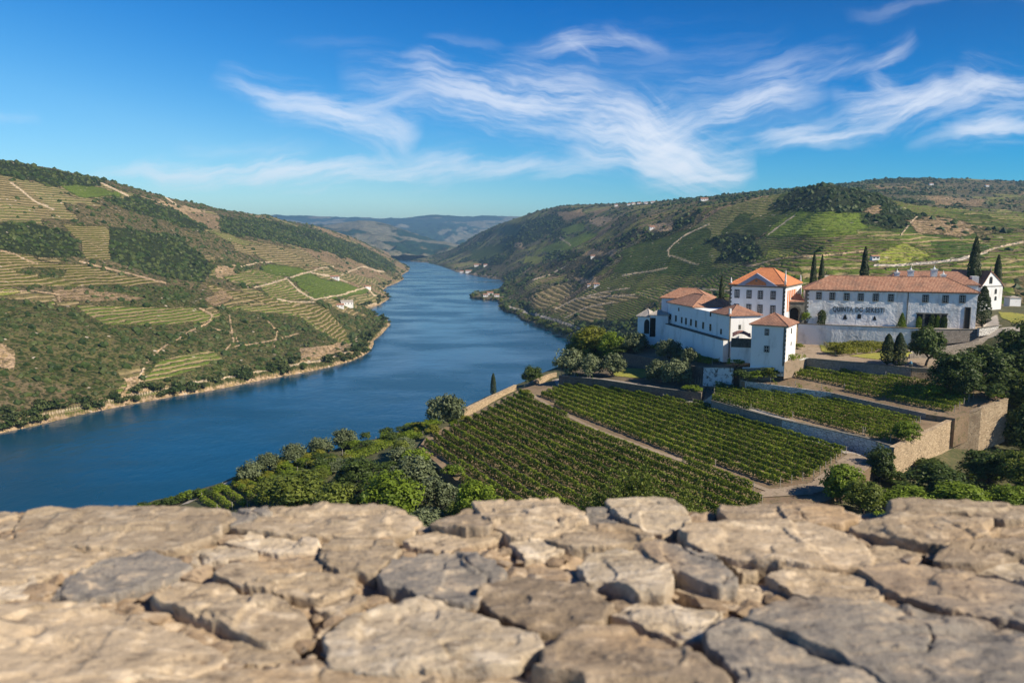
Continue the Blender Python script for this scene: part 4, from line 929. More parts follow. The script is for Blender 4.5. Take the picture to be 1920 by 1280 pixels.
# bushes on the low bank at the left and along the river path
GB = 'bushes on the near bank at the left'
for i in range(16):
    px = 262+i*10+rnd.uniform(-3, 3); py = 955-i*2.6+rnd.uniform(-2, 4)
    plant('dark_shrub' if i % 3 else 'shrub', px, py+6, rnd.uniform(16, 26), rnd.uniform(26, 40), 'dark green bush in the hedge on the near river bank at the left', 'bush', GB)

# ------------------------------------------------------------------ vines: one object per row
def clip_poly(p, d, P):
    """parameter intervals of the line p + t d inside plan polygon P"""
    ts = []
    n = len(P)
    for i in range(n):
        a = np.array(P[i]); b_ = np.array(P[(i+1) % n]); e = b_-a; den = d[0]*e[1]-d[1]*e[0]
        if abs(den) < 1e-9: continue
        w = a-p; t_ = (w[0]*e[1]-w[1]*e[0])/den; s_ = (w[0]*d[1]-w[1]*d[0])/den
        if 0 <= s_ < 1: ts.append(t_)
    ts.sort(); return [(ts[i], ts[i+1]) for i in range(0, len(ts)-1, 2)]
_ORD = 'first second third fourth fifth sixth seventh eighth ninth tenth eleventh twelfth thirteenth fourteenth fifteenth sixteenth seventeenth eighteenth nineteenth twentieth'.split()
def ordinal(n):
    if n < 20: return _ORD[n]
    return {2: 'twenty', 3: 'thirty', 4: 'forty'}[(n+1)//10]+'-'+_ORD[(n+1) % 10-1] if (n+1) % 10 else {3: 'thirtieth', 4: 'fortieth', 5: 'fiftieth'}[(n+1)//10]
def vines(poly_px, row_px, spacing, label, group, mat='vine_leaves', h=1.8, w=.6, dens=85, size=.19, skip=0.0, seed=1, first=0.5, gold=0.0):
    W_ = np.array([on_ground(px, py)[:2] for px, py in poly_px]); a, b_ = [on_ground(*q)[:2] for q in row_px]
    d = (b_-a)/np.linalg.norm(b_-a); nrm = np.array([-d[1], d[0]]); c = W_.mean(0)
    if nrm @ (-c) < 0: nrm = -nrm              # count from the far side towards the lookout
    s_ = (W_-c)@nrm; r = np.random.default_rng(seed); n = 0; off = s_.min()+spacing*first; k = 0
    while off < s_.max():
        part_ = 0
        for t0, t1 in clip_poly(c+nrm*off, d, W_):
            L = t1-t0
            if L < 3: continue
            part_ += 1
            m_ = int(L*dens); t_ = t0+L*r.random(m_)
            p_ = r.random()*40; tt = t_+p_
            gap = vnoise(tt/2.3, np.full(m_, k*3.7), seed+5); t_ = t_[gap > skip]; m_ = len(t_)
            wob = (vnoise(tt/1.1, np.full(m_, k*7.1), seed)-.5)*.35; hh = h*(.86+.25*vnoise(tt/.9, np.full(m_, k*5.3), seed+1))
            ph = r.random(m_)*math.pi; u_ = np.cos(ph)*w*(.6+.5*r.random(m_)); v_ = .25+np.sin(ph)*(hh-.25)*(.75+.25*r.random(m_))
            Q = (c+nrm*off)[None]+d[None]*t_[:, None]+nrm[None]*(u_+wob)[:, None]
            st_ = (c+nrm*off)+d*t0; z0 = float(ground_z(st_[0], st_[1])); Z = ground_z(Q[:, 0], Q[:, 1])+v_
            P = np.c_[Q-st_, Z-z0]; N = np.c_[nrm[0]*np.cos(ph), nrm[1]*np.cos(ph), np.sin(ph)+.3]
            yel = fbm(Q[:, 0]/9, Q[:, 1]/9, seed+50, 3)
            T = np.clip(.42+.35*yel+.5*(r.random(m_)-.5)+.3*(vnoise(tt/1.5, np.full(m_, k*1.7), seed+3)-.5), 0, 1)
            e = empty('vine_row', (st_[0], st_[1], z0), 0, label % ordinal(k)+('' if part_ == 1 else ', far piece'), 'vine row', group)
            foliage('foliage', P, N, T, size, 'vine_leaves_gold' if r.random() < gold else mat, e, r)
            for tp in (-.3, L+.3):
                q = st_+d*tp; zz_ = float(ground_z(q[0], q[1]))-z0; pb = MB(); pb.tube((q[0]-st_[0], q[1]-st_[1], zz_-.2), (q[0]-st_[0], q[1]-st_[1], zz_+1.6), .07, .06, 6)
                pb.build('post', MATS['post_wood'], e)
        off += spacing; k += 1
simple('post_wood', (.42, .38, .32), .9, 3)
pathA = [(1015,742),(1100,786),(1200,826),(1300,862),(1400,896),(1440,910)]
vines([(1062,719),(1127,730),(1240,749),(1330,764),(1468,811),(1585,851),(1525,895),(1450,914),(1400,898),(1300,865),(1200,829),(1120,801),(1045,763),(1014,742)], [(1030,750),(1420,900)], 2.5,
      '%s vine row from the pale road in the large vineyard between road and dirt path', 'vine rows between the pale road and the dirt path', seed=3, h=1.6, w=.55, dens=100)
vines([(980,738),(1035,772),(1115,812),(1200,842),(1300,878),(1400,912),(1430,935),(1400,985),(1000,985),(868,905),(800,835),(845,808),(905,778)], [(800,832),(948,928)], 3.0,
      '%s vine row left of the dirt path in the near vineyard', 'vine rows left of the dirt path', seed=5, h=1.75, w=.52, dens=115)
vines([(1342,716),(1389,724),(1559,750),(1726,792),(1660,832),(1622,816),(1467,782),(1340,748)], [(1345,745),(1640,826)], 2.0,
      '%s vine row from the back on the middle terrace', 'vine rows on the middle terrace', seed=7, h=1.45, w=.5, dens=70)
vines([(1400,684),(1514,695),(1709,714),(1770,728),(1830,742),(1780,778),(1736,768),(1600,736),(1450,700)], [(1440,696),(1750,760)], 1.9,
      '%s vine row from the back on the top terrace', 'vine rows on the top terrace', seed=9, h=1.4, w=.5, dens=70)
vines([(1215,645),(1360,675),(1340,685),(1300,682),(1270,668),(1210,655)], [(1220,648),(1350,676)], 1.9, '%s short vine row from the blue-shaded wall on the upper olive terrace', 'short vine rows under the shaded wall', seed=11, h=1.1, w=.45, dens=60)
vines([(375,940),(445,905),(520,880),(600,856),(620,862),(560,885),(490,950),(400,960)], [(440,905),(480,935)], 2.4, '%s low vine row from the far end beside the river path below the olive row', 'low vine rows beside the river path', mat='vine_leaves', seed=13, h=1.2, w=.7, dens=70)
vines([(640,850),(700,832),(760,815),(800,808),(790,822),(720,845),(660,868)], [(650,862),(780,818)], 2.2, '%s low vine row from the river side between the pale path and the bushes', 'low vine rows between path and bushes', seed=15, h=1.2, w=.6, dens=70)
vines([(855,762),(905,742),(965,724),(975,716),(925,728),(862,750)], [(860,758),(965,720)], 2.0, '%s vine row from the water outside the tan field wall', 'vine rows outside the field wall', seed=17, h=1.1, w=.5, dens=60)

vines([(1540,645),(1600,645),(1700,642),(1752,643),(1735,651),(1650,657),(1572,667)], [(1545,655),(1745,647)], 1.6, '%s yellow-green vine row in the garden strip in front of the terrace wall', 'vine rows in the garden strip', mat='vine_leaves_gold', seed=19, h=1.3, w=.6, dens=60)
# tall straggling bush close to the lookout
def straggly(px, py, D, hpx, n, label, seed):
    r = np.random.default_rng(seed); top = at_y(px, py-hpx, D); g = at_y(px, py, D); zg = float(ground_z(g[0], g[1]))
    e = empty('straggly_bush', (g[0], g[1], zg), 0, label, 'bush'); h = top[2]-zg; b = MB(); P = []
    for i in range(n):
        a_ = r.random()*6.28; rad = (.3+1.6*r.random())*h*.13; hh = h*(.72+.30*r.random()); pts = [Vector((0, 0, 0))]
        for k in range(1, 8):
            f = k/7; pts.append(Vector((math.cos(a_)*rad*f+r.normal(0, .05), math.sin(a_)*rad*f+r.normal(0, .05), hh*f)))
        for k in range(7):
            b.tube(pts[k], pts[k+1], .05*(1-k/8), .05*(1-(k+1)/8), 5)
            for q in range(58 if k > 1 else 10):
                c_ = pts[k].lerp(pts[k+1], r.random()); P.append([c_.x+r.normal(0, .38), c_.y+r.normal(0, .38), c_.z+r.normal(0, .3)])
    b.build('stems', MATS['bark'], e); P = np.array(P); foliage('leaves', P, unit(len(P), r), r.random(len(P)), .17, 'mid_leaves', e, r, .6, .8)
straggly(1190, 985, 84, 120, 26, 'sparse leafy bush with thin stems reaching up over the vine rows behind the parapet', 5)
straggly(1285, 985, 84, 70, 16, 'lower sparse bush right of the taller straggling one behind the parapet', 6)
straggly(1110, 985, 86, 70, 16, 'low sparse bush left of the taller straggling one behind the parapet', 8)
straggly(1010, 985, 90, 52, 14, 'small sparse bush at the near end of the vine rows behind the parapet', 9)

# ------------------------------------------------------------------ the winery
class House:
    """local frame: x along the front (to the right), y away from the lookout, z up"""
    def __init__(s, name, label, cat, px, py, zr, bdeg, group=None, y=None):
        s.p0 = at_z(px, py, zr) if y is None else at_y(px, py, y); s.b = R(bdeg)
        s.e = empty(name, s.p0, -s.b, label, cat, group); s.Mi = np.array([[math.cos(s.b), -math.sin(s.b)], [math.sin(s.b), math.cos(s.b)]])
    def front(s, px, py, off=0.0):
        d = ray(px, py); n = s.Mi[1]; t_ = (s.p0[:2]@n+off)/(d[:2]@n); q = d*t_+np.array([0, 0, H])-s.p0; return float(s.Mi[0]@q[:2]), float(q[2])
    def side(s, px, py, off):
        d = ray(px, py); n = s.Mi[0]; t_ = (s.p0[:2]@n+off)/(d[:2]@n); q = d*t_+np.array([0, 0, H])-s.p0; return float(s.Mi[1]@q[:2]), float(q[2])
    def walls(s, x0, x1, y0, y1, z0, z1, mat='smooth_whitewash', name='wall'):
        b = MB(); b.box(x0, x1, y0, y1, z0, z1); return b.build(name, MATS[mat], s.e)
    def hip(s, x0, x1, y0, y1, z, rise, ov=.45, ins=None, mat='terracotta_tiles', caps=True, name='roof'):
        x0 -= ov; x1 += ov; y0 -= ov; y1 += ov; hy = (y1-y0)/2; ins = hy if ins is None else ins; b = MB()
        if (x1-x0) < 2*ins: ins = (x1-x0)/2-.01
        ym = (y0+y1)/2; e0 = [(x0, y0, z), (x1, y0, z), (x1, y1, z), (x0, y1, z)]; rl, rr = (x0+ins, ym, z+rise), (x1-ins, ym, z+rise)
        b.poly([e0[0], e0[1], rr, rl]); b.poly([e0[1], e0[2], rr]); b.poly([e0[2], e0[3], rl, rr]); b.poly([e0[3], e0[0], rl])
        lo = [(p[0], p[1], z-.22) for p in e0]
        for i in range(4): j = (i+1) % 4; b.poly([lo[i], lo[j], e0[j], e0[i]])
        b.poly(lo[::-1]); o = b.build(name, MATS[mat], s.e)
        if caps:
            for p, q in ((e0[0], rl), (e0[1], rr), (rl, rr)):
                c = MB(); c.tube(p, q, .13, .13, 6); c.build('ridge', MATS[mat], o)
        return o
    def window(s, x, z, w, h, side=None, surround='dark_granite', t=.16, panes=(2, 3), name='window', open_=False, glass='glass_dark'):
        """x = centre; a stone surround, white bars and a glass pane set into it; side = x offset of a side wall"""
        b = MB()
        def bx(a0, a1, d0, d1, z0, z1, m=0):
            if side is None: b.box(a0, a1, d0, d1, z0, z1, m)
            else: b.box(side-d1, side-d0, a0, a1, z0, z1, m)
        x0, x1, z0, z1 = x-w/2, x+w/2, z-h/2, z+h/2
        bx(x0-t, x0, -.10, .02, z0-t, z1+t); bx(x1, x1+t, -.10, .02, z0-t, z1+t); bx(x0, x1, -.097, .02, z1, z1+t); bx(x0, x1, -.13, .02, z0-t, z0)
        if panes:
            for i in range(1, panes[0]): bx(x0+w*i/panes[0]-.035, x0+w*i/panes[0]+.035, -.060, -.02, z0, z1, 1)
            for i in range(1, panes[1]): bx(x0, x1, -.056, -.02, z0+h*i/panes[1]-.03, z0+h*i/panes[1]+.03, 1)
            bx(x0, x0+.07, -.064, -.02, z0, z1, 1); bx(x1-.07, x1, -.064, -.02, z0, z1, 1)
        o = b.build(name, [MATS[surround], MATS['white_paint']], s.e)
        b = MB(); 
        if side is None: b.box(x0, x1, -.03, .01, z0, z1)
        else: b.box(side-.01, side+.03, x0, x1, z0, z1)
        b.build('pane', MATS[glass], o); return o
    def quoin(s, x, y, z0, z1, mat='dark_granite', w=.7):
        b = MB(); z = z0; k = 0
        while z < z1-.05:
            h = min(.55, z1-z); ww = w if k % 2 else w*.6; b.box(x-.05 if x > 0 or ww else x, x+ww, y-.05, y+.1, z, z+h-.003); z += h; k += 1
        return b.build('quoin', MATS[mat], s.e)

# long white house with the lettering
LH = House('long_house', 'long two-storey white house with a terracotta roof and QUINTA lettering on its front', 'house', 1507, 606, -23.4, 19)
Lx = LH.front(1828, 617)[0]; Lz = 9.6
LH.walls(0, Lx, 0, 12, -1, Lz, 'whitewash'); LH.hip(0, Lx, 0, 12, Lz+.1, 3.6, .5, 7.0)
for px, py in ((1535.5,554.5),(1560.5,555.4),(1587.5,556.4),(1614,557),(1642,557.6),(1670.5,558.3),(1735.3,559.8),(1772.6,560.8),(1804.5,560.8)):
    x, z = LH.front(px, py); LH.window(x, z, 1.15, 1.75, surround='granite', t=.2)
b = MB(); x = LH.front(1701, 580)[0]; b.box(x-.12, x+.12, -.14, .02, -.2, Lz); b.build('wall_seam', MATS['granite'], LH.e)
LH.quoin(0.02, 0, -.5, Lz-.1, 'granite', 1.0)
b = MB(); b.box(-.2, Lx+.2, -.16, .02, Lz-.32, Lz-.13); b.build('cornice', MATS['dark_granite'], LH.e)
txt = bpy.data.curves.new('lettering', 'FONT'); txt.body = 'QUINTA DO SEKESTI'; txt.size = 1.95; txt.extrude = .05; txt.offset = .025; txt.space_character = 1.12; txt.space_word = 1.25
txt.materials.append(MATS['dark_paint']); to = link(bpy.data.objects.new('lettering', txt), LH.e)
x0, z0 = LH.front(1561, 582.5); x1, z1 = LH.front(1657.5, 584.5); bpy.context.view_layer.update()
to.location = (x0, -.08, z0-.15); to.rotation_euler = (R(90), 0, 0); wt_ = to.dimensions.x; kx = (x1-x0)/max(wt_, .1)
me = bpy.data.meshes.new_from_object(to); bpy.data.objects.remove(to); me.materials.clear(); me.materials.append(MATS['dark_paint'])
to = link(bpy.data.objects.new('lettering', me), LH.e); to.location = (x0, -.08, z0-.15); to.rotation_euler = (R(90), 0, 0); to.scale.x = kx
def niche(h, px, py, w, hh, kind):
    x, z = h.front(px, py); b = MB(); n = 10
    if kind == 'arch': pts = [(x-w/2, z-hh/2), (x+w/2, z-hh/2), (x+w/2, z+hh*.15)]+[(x+w/2*math.cos(math.pi*k/n), z+hh*.15+hh*.35*math.sin(math.pi*k/n)) for k in range(1, n)]+[(x-w/2, z+hh*.15)]
    else: pts = [(x-w/2, z-hh/2), (x+w/2, z-hh/2), (x+w*.12, z+hh/2), (x-w*.12, z+hh/2)]
    k = len(pts); v = [(p[0], -.05, p[1]) for p in pts]+[(p[0], .05, p[1]) for p in pts]; b.v = v; b.f = [tuple(range(k))]+[(i, i+k, (i+1) % k+k, (i+1) % k) for i in range(k)]; b.m = [0]*(k+1)
    return b.build('opening', MATS['dark_opening'], h.e)
niche(LH, 1584.5, 594, 1.1, 1.3, 'tri'); niche(LH, 1611, 593, .95, 1.25, 'arch'); niche(LH, 1640, 596.5, 1.0, 1.1, 'tri')
x, z = LH.front(1729, 603); xa = LH.front(1718, 600)[0]; xb = LH.front(1775, 600)[0]
b = MB(); b.box(xa, xb, -.06, .02, 0, 3.6); b.box(xa-.2, xb+.2, -.14, .0, 3.6, 3.95, 1); d_ = b.build('entrance', [MATS['dark_opening'], MATS['granite']], LH.e)
b = MB()
for px in (1731, 1747, 1762): 
    xx = LH.front(px, 600)[0]; b2 = MB(); b2.box(xx-.25, xx+.25, -.5, -.07, 0, 3.58); b2.build('pillar', MATS['granite'], d_)
x, z = LH.front(1813.5, 595)
b = MB(); b.box(x-.55, x+.55, -.06, .02, 0, 5.6); b.box(x-.75, x-.55, -.12, .02, 0, 5.8, 1); b.box(x+.55, x+.75, -.12, .02, 0, 5.8, 1); b.box(x-.55, x+.55, -.118, .02, 5.6, 5.8, 1); b.build('door', [MATS['dark_opening'], MATS['granite']], LH.e)
def climber(h, px, py, wpx, hpx, label, mat='mid_leaves', seed=1, cone=False):
    """foliage on a wall, standing on the ground in front of it"""
    r = np.random.default_rng(seed); x, z = h.front(px, py+hpx/2, -.6); x1_, z1_ = h.front(px+wpx, py-hpx/2, -.6); w = x1_-x; hh = max(z1_-z, 1)
    c = h.p0+np.array([math.cos(h.b)*x-math.sin(h.b)*.7, -math.sin(h.b)*x-math.cos(h.b)*.7, 0]); c[2] = h.p0[2]+max(z, -.1)
    e = empty('climbing_shrub', c, -h.b, label, 'shrub'); n = 1300; f = r.random(n); ph = r.random(n)*6.28
    pr = w*.5*(np.where(f > .75, (1-f)/.25, 1)**.6 if not cone else (1-f)**.8*1.1+.05)*(.8+.4*vnoise(ph, f*9, seed))
    P = np.c_[pr*np.cos(ph), pr*np.sin(ph)*.45, f*hh]; foliage('foliage', P, np.c_[np.cos(ph), np.sin(ph), .4+0*ph], np.clip(r.random(n), 0, 1), .16, mat, e, r, .7, .6)
    b = MB(); b.tube((0, 0, -.1), (0, 0, hh*.7), .08, .04, 6); b.build('stem', MATS['bark'], e)
climber(LH, 1540, 597, 16, 27, 'dark green clipped shrub against the left end of the long white house', 'dark_leaves', 3)
climber(LH, 1690, 603, 18, 26, 'leafy green shrub beside the wall seam of the long white house', 'bright_leaves', 4, True)
climber(LH, 1722, 604, 11, 20, 'bright climbing plant at the left jamb of the dark entrance', 'bright_leaves', 5)
climber(LH, 1746, 602, 12, 24, 'dark climbing plant on the middle pillar of the entrance', 'dark_leaves', 6)
climber(LH, 1757, 603, 9, 22, 'bright climbing plant right of the middle of the entrance', 'bright_leaves', 7)
climber(LH, 1769, 604, 13, 22, 'dark climbing plant at the right end of the entrance', 'dark_leaves', 8)

# villa
VL = House('villa', 'square white villa with orange hipped roof, blue pediment and eight front windows', 'house', 1366, 603, -23.4, 33)
Vx = VL.front(1470, 606)[0]; Vz = VL.front(1369, 535)[1]; Vd = 20
VL.walls(0, Vx, 0, Vd, -1, Vz); VL.hip(0, Vx, 0, Vd, Vz+.45, 4.4, .25, 6.2, 'new_orange_tiles')
b = MB(); b.box(-.15, Vx+.15, -.2, .02, Vz-.25, Vz+.1); b.box(Vx-.02, Vx+.2, .02, Vd+.2, Vz-.25, Vz+.1); b.build('cornice', MATS['granite'], VL.e)
for px, py in ((1382,550.5),(1404.5,551.6),(1425.8,552.8),(1449.6,553.5),(1381,577.2),(1403.8,577.8),(1425,579),(1448.8,580.5)):
    x, z = VL.front(px, py); VL.window(x, z, 1.05, 2.0, t=.2, panes=(2, 4))
VL.quoin(.02, 0, -.5, Vz-.3, 'dark_granite', .6); VL.quoin(Vx-.65, 0, -.5, Vz-.3, 'dark_granite', .65)
b = MB(); b.box(Vx-.01, Vx+.05, 2.2, 13.0, 3.4, Vz-1.1); b.build('painted_panel', MATS['orange_wash'], VL.e)
for yy in (3.6, 6.2, 8.8, 11.4):
    b = MB(); b.box(Vx+.02, Vx+.09, yy-.35, yy+.35, 3.4, Vz-1.1); b.build('pilaster', MATS['white_paint'], VL.e)
# pediment over the middle of the front
pl_, pz = VL.front(1382, 533); pr_, _ = VL.front(1459, 537); pa, paz = VL.front(1420, 512)
simple('blue_grey_paint', (.36, .37, .46), .8, 1.0, .08)
b = MB(); zb = Vz+.12; paz = max(paz, zb+2.9)
def slabtri(b, P, y0, y1, m):
    k = len(P); n = len(b.v); b.v += [(p[0], y0, p[1]) for p in P]+[(p[0], y1, p[1]) for p in P]; b.f += [tuple(n+i for i in range(k)), tuple(n+k+i for i in reversed(range(k)))]+[(n+i, n+i+k, n+(i+1) % k+k, n+(i+1) % k) for i in range(k)]; b.m += [m]*(k+2)
mid_unused = [(pl_+.55*(pa-pl_), zb+.5*(paz-zb)), (pr_-.55*(pr_-pa), zb+.5*(paz-zb))]
slabtri(b, [(pl_, zb), (pr_, zb), (pr_-.45*(pr_-pa), zb+.44*(paz-zb)), (pa, paz), (pl_+.45*(pa-pl_), zb+.44*(paz-zb))], -.55, .35, 0)
pd = b.build('pediment', MATS['blue_grey_paint'], VL.e)
b = MB(); slabtri(b, [(pl_+2.2, zb+.2), (pr_-3.0, zb+.2), (pr_-3.3, zb+1.0), (pa, zb+.62*(paz-zb)), (pl_+3.0, zb+.7)], -.61, -.553, 0); b.build('tympanum', MATS['new_orange_tiles'], pd)
b = MB(); b.lathe((pa, 0, 0), [(.0, 0)], 4); 
b = MB(); b.box(pa-.3, pa+.3, -.67, -.615, zb+1.2, zb+1.7); b.build('crest', MATS['granite'], pd)
for i, (xx, yy, hh) in enumerate(((.25, .2, 2.3), (Vx-.2, .2, 4.6), (Vx-.3, Vd-.6, 2.6))):
    b = MB(); b.lathe((xx, yy, Vz+.1), [(.28, 0), (.28, hh*.3), (.38, hh*.33), (.2, hh*.4), (.26, hh*.55), (.14, hh*.8), (.04, hh)], 10); b.build('finial', MATS['white_paint'], VL.e, True)
b = MB(); slabtri(b, [(Vx-.4, Vz+.5), (Vx+.0, Vz+.5), (Vx+.0, Vz+3.2), (Vx-.4, Vz+3.2)], .5, 4.5, 0); 
# gate between villa and long house
GT = House('gateway', 'stone gateway with a dark round arch between the villa and the long house', 'gate', 1470, 606, -23.4, 5)
Gx = GT.front(1507, 606)[0]; gz = GT.front(1490, 568)[1]
b = MB(); n = 14; cx_ = GT.front(1488.5, 600)[0]; r_ = 1.5; sp = 3.0; P = [(0, -.5), (cx_-r_, -.5), (cx_-r_, sp)]+[(cx_-r_*math.cos(math.pi*k/n), sp+r_*math.sin(math.pi*k/n)) for k in range(1, n)]+[(cx_+r_, sp), (cx_+r_, -.5), (Gx, -.5), (Gx, gz), (0, gz)]
slabtri(b, P, 0, 1.2, 0); b.build('wall', MATS['granite'], GT.e)
b = MB()
for k in range(n):
    a0, a1 = math.pi*k/n, math.pi*(k+1)/n; P = [(cx_-r_*math.cos(a0), sp+r_*math.sin(a0)), (cx_-(r_+.5)*math.cos(a0), sp+(r_+.5)*math.sin(a0)), (cx_-(r_+.5)*math.cos(a1), sp+(r_+.5)*math.sin(a1)), (cx_-r_*math.cos(a1), sp+r_*math.sin(a1))]; slabtri(b, P, -.12, -.001, 0)
b.box(cx_-r_-.5, cx_-r_, -.12, -.001, -.5, sp); b.box(cx_+r_, cx_+r_+.5, -.12, -.001, -.5, sp); b.build('arch', MATS['dark_granite'], GT.e)
b = MB(); b.box(cx_-r_-.3, cx_+r_+.3, 1.25, 1.4, -.5, sp+r_+.3); b.build('arch_shade_panel', MATS['dark_opening'], GT.e)  # near-black panel stands for the shade inside the open arch
b = MB(); b.box(-.1, Gx+.1, -.25, 1.4, gz+.003, gz+.35); b.build('cornice', MATS['dark_granite'], GT.e)
b = MB(); b.poly([(0, .2, gz+.36), (Gx, .2, gz+.36), (Gx, 4.5, gz+2.3), (0, 4.5, gz+2.3)]); b.poly([(0, .2, gz+.3), (0, 4.5, gz+2.25), (Gx, 4.5, gz+2.25), (Gx, .2, gz+.3)]); b.build('roof', MATS['old_brown_tiles'], GT.e)

# square tower house in front
TW = House('tower_house', 'small square white tower house with a brown pyramid roof and two front windows', 'house', 1407, 673, -29.6, 33)
Tx = TW.front(1472, 677)[0]; Tz = TW.front(1408, 607)[1]; Td = TW.side(1491, 660, Tx)[0]
TW.walls(0, Tx, 0, Td, -3.6, Tz); TW.hip(0, Tx, 0, Td, Tz, 2.6, .55, None, 'old_brown_tiles')
for px, py, w_, h_ in ((1438,622.5,.75,1.3), (1437.5,654,1.0,1.25)): x, z = TW.front(px, py); TW.window(x, z, w_, h_, t=.16, panes=(2, 2))
for px, py, w_, h_ in ((1483.7,620,.5,1.2), (1483,644,.4,.7)): y, z = TW.side(px, py, Tx); TW.window(y, z, w_, h_, side=Tx, t=.1, panes=None)
TW.quoin(Tx-.6, 0, -1, Tz-.25, 'granite', .6)
b = MB(); b.box(-.2, Tx+.2, -.2, Td+.2, Tz-.4, Tz-.223); b.build('cornice', MATS['white_paint'], TW.e)

# long wing running away to the left, above its blue-shaded retaining wall
WG = House('winery_wing', 'long low white wing with a row of narrow windows, seen along its shaded side', 'house', 1366, 663, -30, 77)
# local x runs towards the lookout; the far end lies at negative x
far_x = WG.front(1252, 605)[0]; ez = WG.front(1366, 592)[1]; ez2 = WG.front(1253, 567)[1]; Wd = WG.front(1366, 600)[0]; 
wd = 9.0
q = at_z(1405, 0, -30); dirx = WG.Mi
b = MB(); b.prism([(far_x, 0), (0, 0), (0, wd), (far_x, wd)], -1.5, [ez2, ez, ez, ez2]); b.build('wall', MATS['smooth_whitewash'], WG.e)
b = MB(); b.prism([(far_x*.0-.0-0.001, -.08), (.12, -.08), (.12, .25), (-.001, .25)], -1, ez); b.build('quoin', MATS['granite'], WG.e)
for px, py, w_, h_ in ((1257,593.5,.9,1.5),(1267.5,597,.9,1.6),(1278.5,600,.6,1.6),(1286.5,602,.75,1.7),(1295.8,604.3,.75,1.7),(1305.2,607,.75,1.7),(1318.7,610,.75,1.7),(1332.2,613.8,.75,1.7),(1352.2,621.5,.55,1.2),(1332.5,589,.4,1.0),(1273,580,.4,.8)):
    x, z = WG.front(px, py); WG.window(x, z, w_, h_, t=.12, panes=None)
zr_ = WG.front(1360, 639)[1]
b = MB(); zl = WG.front(1226, 601, -1.6)[1]; zq = WG.front(1363, 640, -1.6)[1]; xl = WG.front(1226, 615, -1.6)[0]
b.prism([(xl, -1.6), (-.1, -1.6), (-.1, -.003), (xl, -.003)], -2.2, [zl, zq, zq, zl]); b.build('plinth', MATS['smooth_whitewash'], WG.e)
b = MB(); b.prism([(xl, -1.75), (-.05, -1.75), (-.05, -.004), (xl, -.004)], [zl+.003, zq+.003, zq+.003, zl+.003], [zl+.22, zq+.22, zq+.22, zl+.22]); b.build('ledge', MATS['dark_granite'], WG.e)
WG.hip(-9.5, 0, 0, wd, ez+.2, 2.4, .5, None, 'old_brown_tiles')
o = WG.hip(far_x, far_x+17, 0, wd+3, (ez2*.6+ez*.4)+.35, 3.0, .5, 6.0, 'terracotta_tiles')
b = MB(); b.box(-.75, -.15, -.01, .5, ez+.25, ez+2.0); b.build('chimney', MATS['white_paint'], WG.e)
y_, z_ = 0, 0
# end window and low yard of the lit gable end
ex = WG
def end_window(px, py, w_, h_):
    y, z = WG.side(px, py, 0.0); WG.window(y, z, w_, h_, side=0.0, t=.1, panes=None)
b = MB()
yv, zv = WG.side(1387, 613, 0.0)
b.box(-.01, .05, yv-.35, yv+.35, zv-.6, zv+.6); b.build('window', MATS['dark_granite'], WG.e)
# courtyard between wing and tower
YD = House('yard_wall', 'small dark-faced yard wall with a reddish awning between the wing and the tower', 'wall', 1369, 672, -30.3, 15)
Yx = YD.front(1408, 674)[0]; 
b = MB(); b.box(.1, Yx, 0, .5, -1, 3.0, 0); b.build('wall', MATS['smooth_whitewash'], YD.e)
b = MB(); b.box(.1, Yx, -.06, .56, 3.003, 5.3); b.build('parapet', MATS['dark_granite'], YD.e)
b = MB(); n = 8; v = []
for k in range(n+1):
    f = k/n; v += [(.4+f*(Yx-.6), .8, 5.6+1.5*math.sin(math.pi*min(f*1.1, 1))*.6), (.4+f*(Yx-.6), 3.4, 6.3+1.2*math.sin(math.pi*min(f*1.1, 1))*.6)]
b.v = v+[(p[0], p[1], p[2]-.08) for p in v]; m_ = len(v)
for k in range(n): a_ = 2*k; b.f += [(a_, a_+2, a_+3, a_+1), (m_+a_, m_+a_+1, m_+a_+3, m_+a_+2), (a_, m_+a_, m_+a_+2, a_+2), (a_+1, a_+3, m_+a_+3, m_+a_+1)]; b.m += [0]*4
b.build('awning', MATS['faded_red_wash'], YD.e)

# house with tiled roof behind the wing
BH = House('back_house', 'low white house with a pale terracotta hipped roof behind the wing', 'house', 1240, 586, 0, 25, y=243)
Bx = BH.front(1330, 560)[0]; BH.p0; bz = BH.front(1241, 558)[1]
BH.walls(0, Bx, 0, 10, -6, bz); BH.hip(0, Bx, 0, 10, bz+.05, 3.0, .5, 5.5, 'terracotta_tiles')
ZH = House('link_building', 'low building joining the wing to the villa, with a tiled lean-to roof', 'house', 1322, 600, 0, 25, y=222)
Zx = ZH.front(1366, 580)[0]; zz1 = ZH.front(1345, 573)[1]
ZH.walls(0, Zx, 0, 6, -5, zz1, 'smooth_whitewash'); ZH.hip(0, Zx, 0, 6, zz1+.05, 1.8, .5, 2.5, 'terracotta_tiles')
# gatehouse with the grey roof
GH = House('gatehouse', 'little white gatehouse with a pale grey hipped roof and a dark arched opening', 'house', 1195, 632, 0, 40, y=236)
gx1 = GH.front(1217, 632)[0]; gz1 = GH.front(1196, 592)[1]; GH.walls(0, gx1, 0, 5.5, -3, gz1); GH.hip(0, gx1, 0, 5.5, gz1, 2.2, .4, None, 'grey_tiles')
GH2 = House('porch', 'dark recessed porch with a grey roof right of the little gatehouse', 'porch', 1217, 634, 0, 15, y=233)
g2 = GH2.front(1252, 634)[0]; gz2 = GH2.front(1230, 590)[1]; GH2.walls(0, g2, 0, 5, -3, gz2, 'smooth_whitewash'); GH2.hip(0, g2, 0, 5, gz2, 1.3, .3, None, 'grey_tiles')
b = MB(); b.box(.15, 1.9, -.06, .02, .5, gz2-1.0); b.build('doorway', MATS['dark_opening'], GH2.e)
niche(GH, 1213, 612, 2.0, 4.6, 'arch')

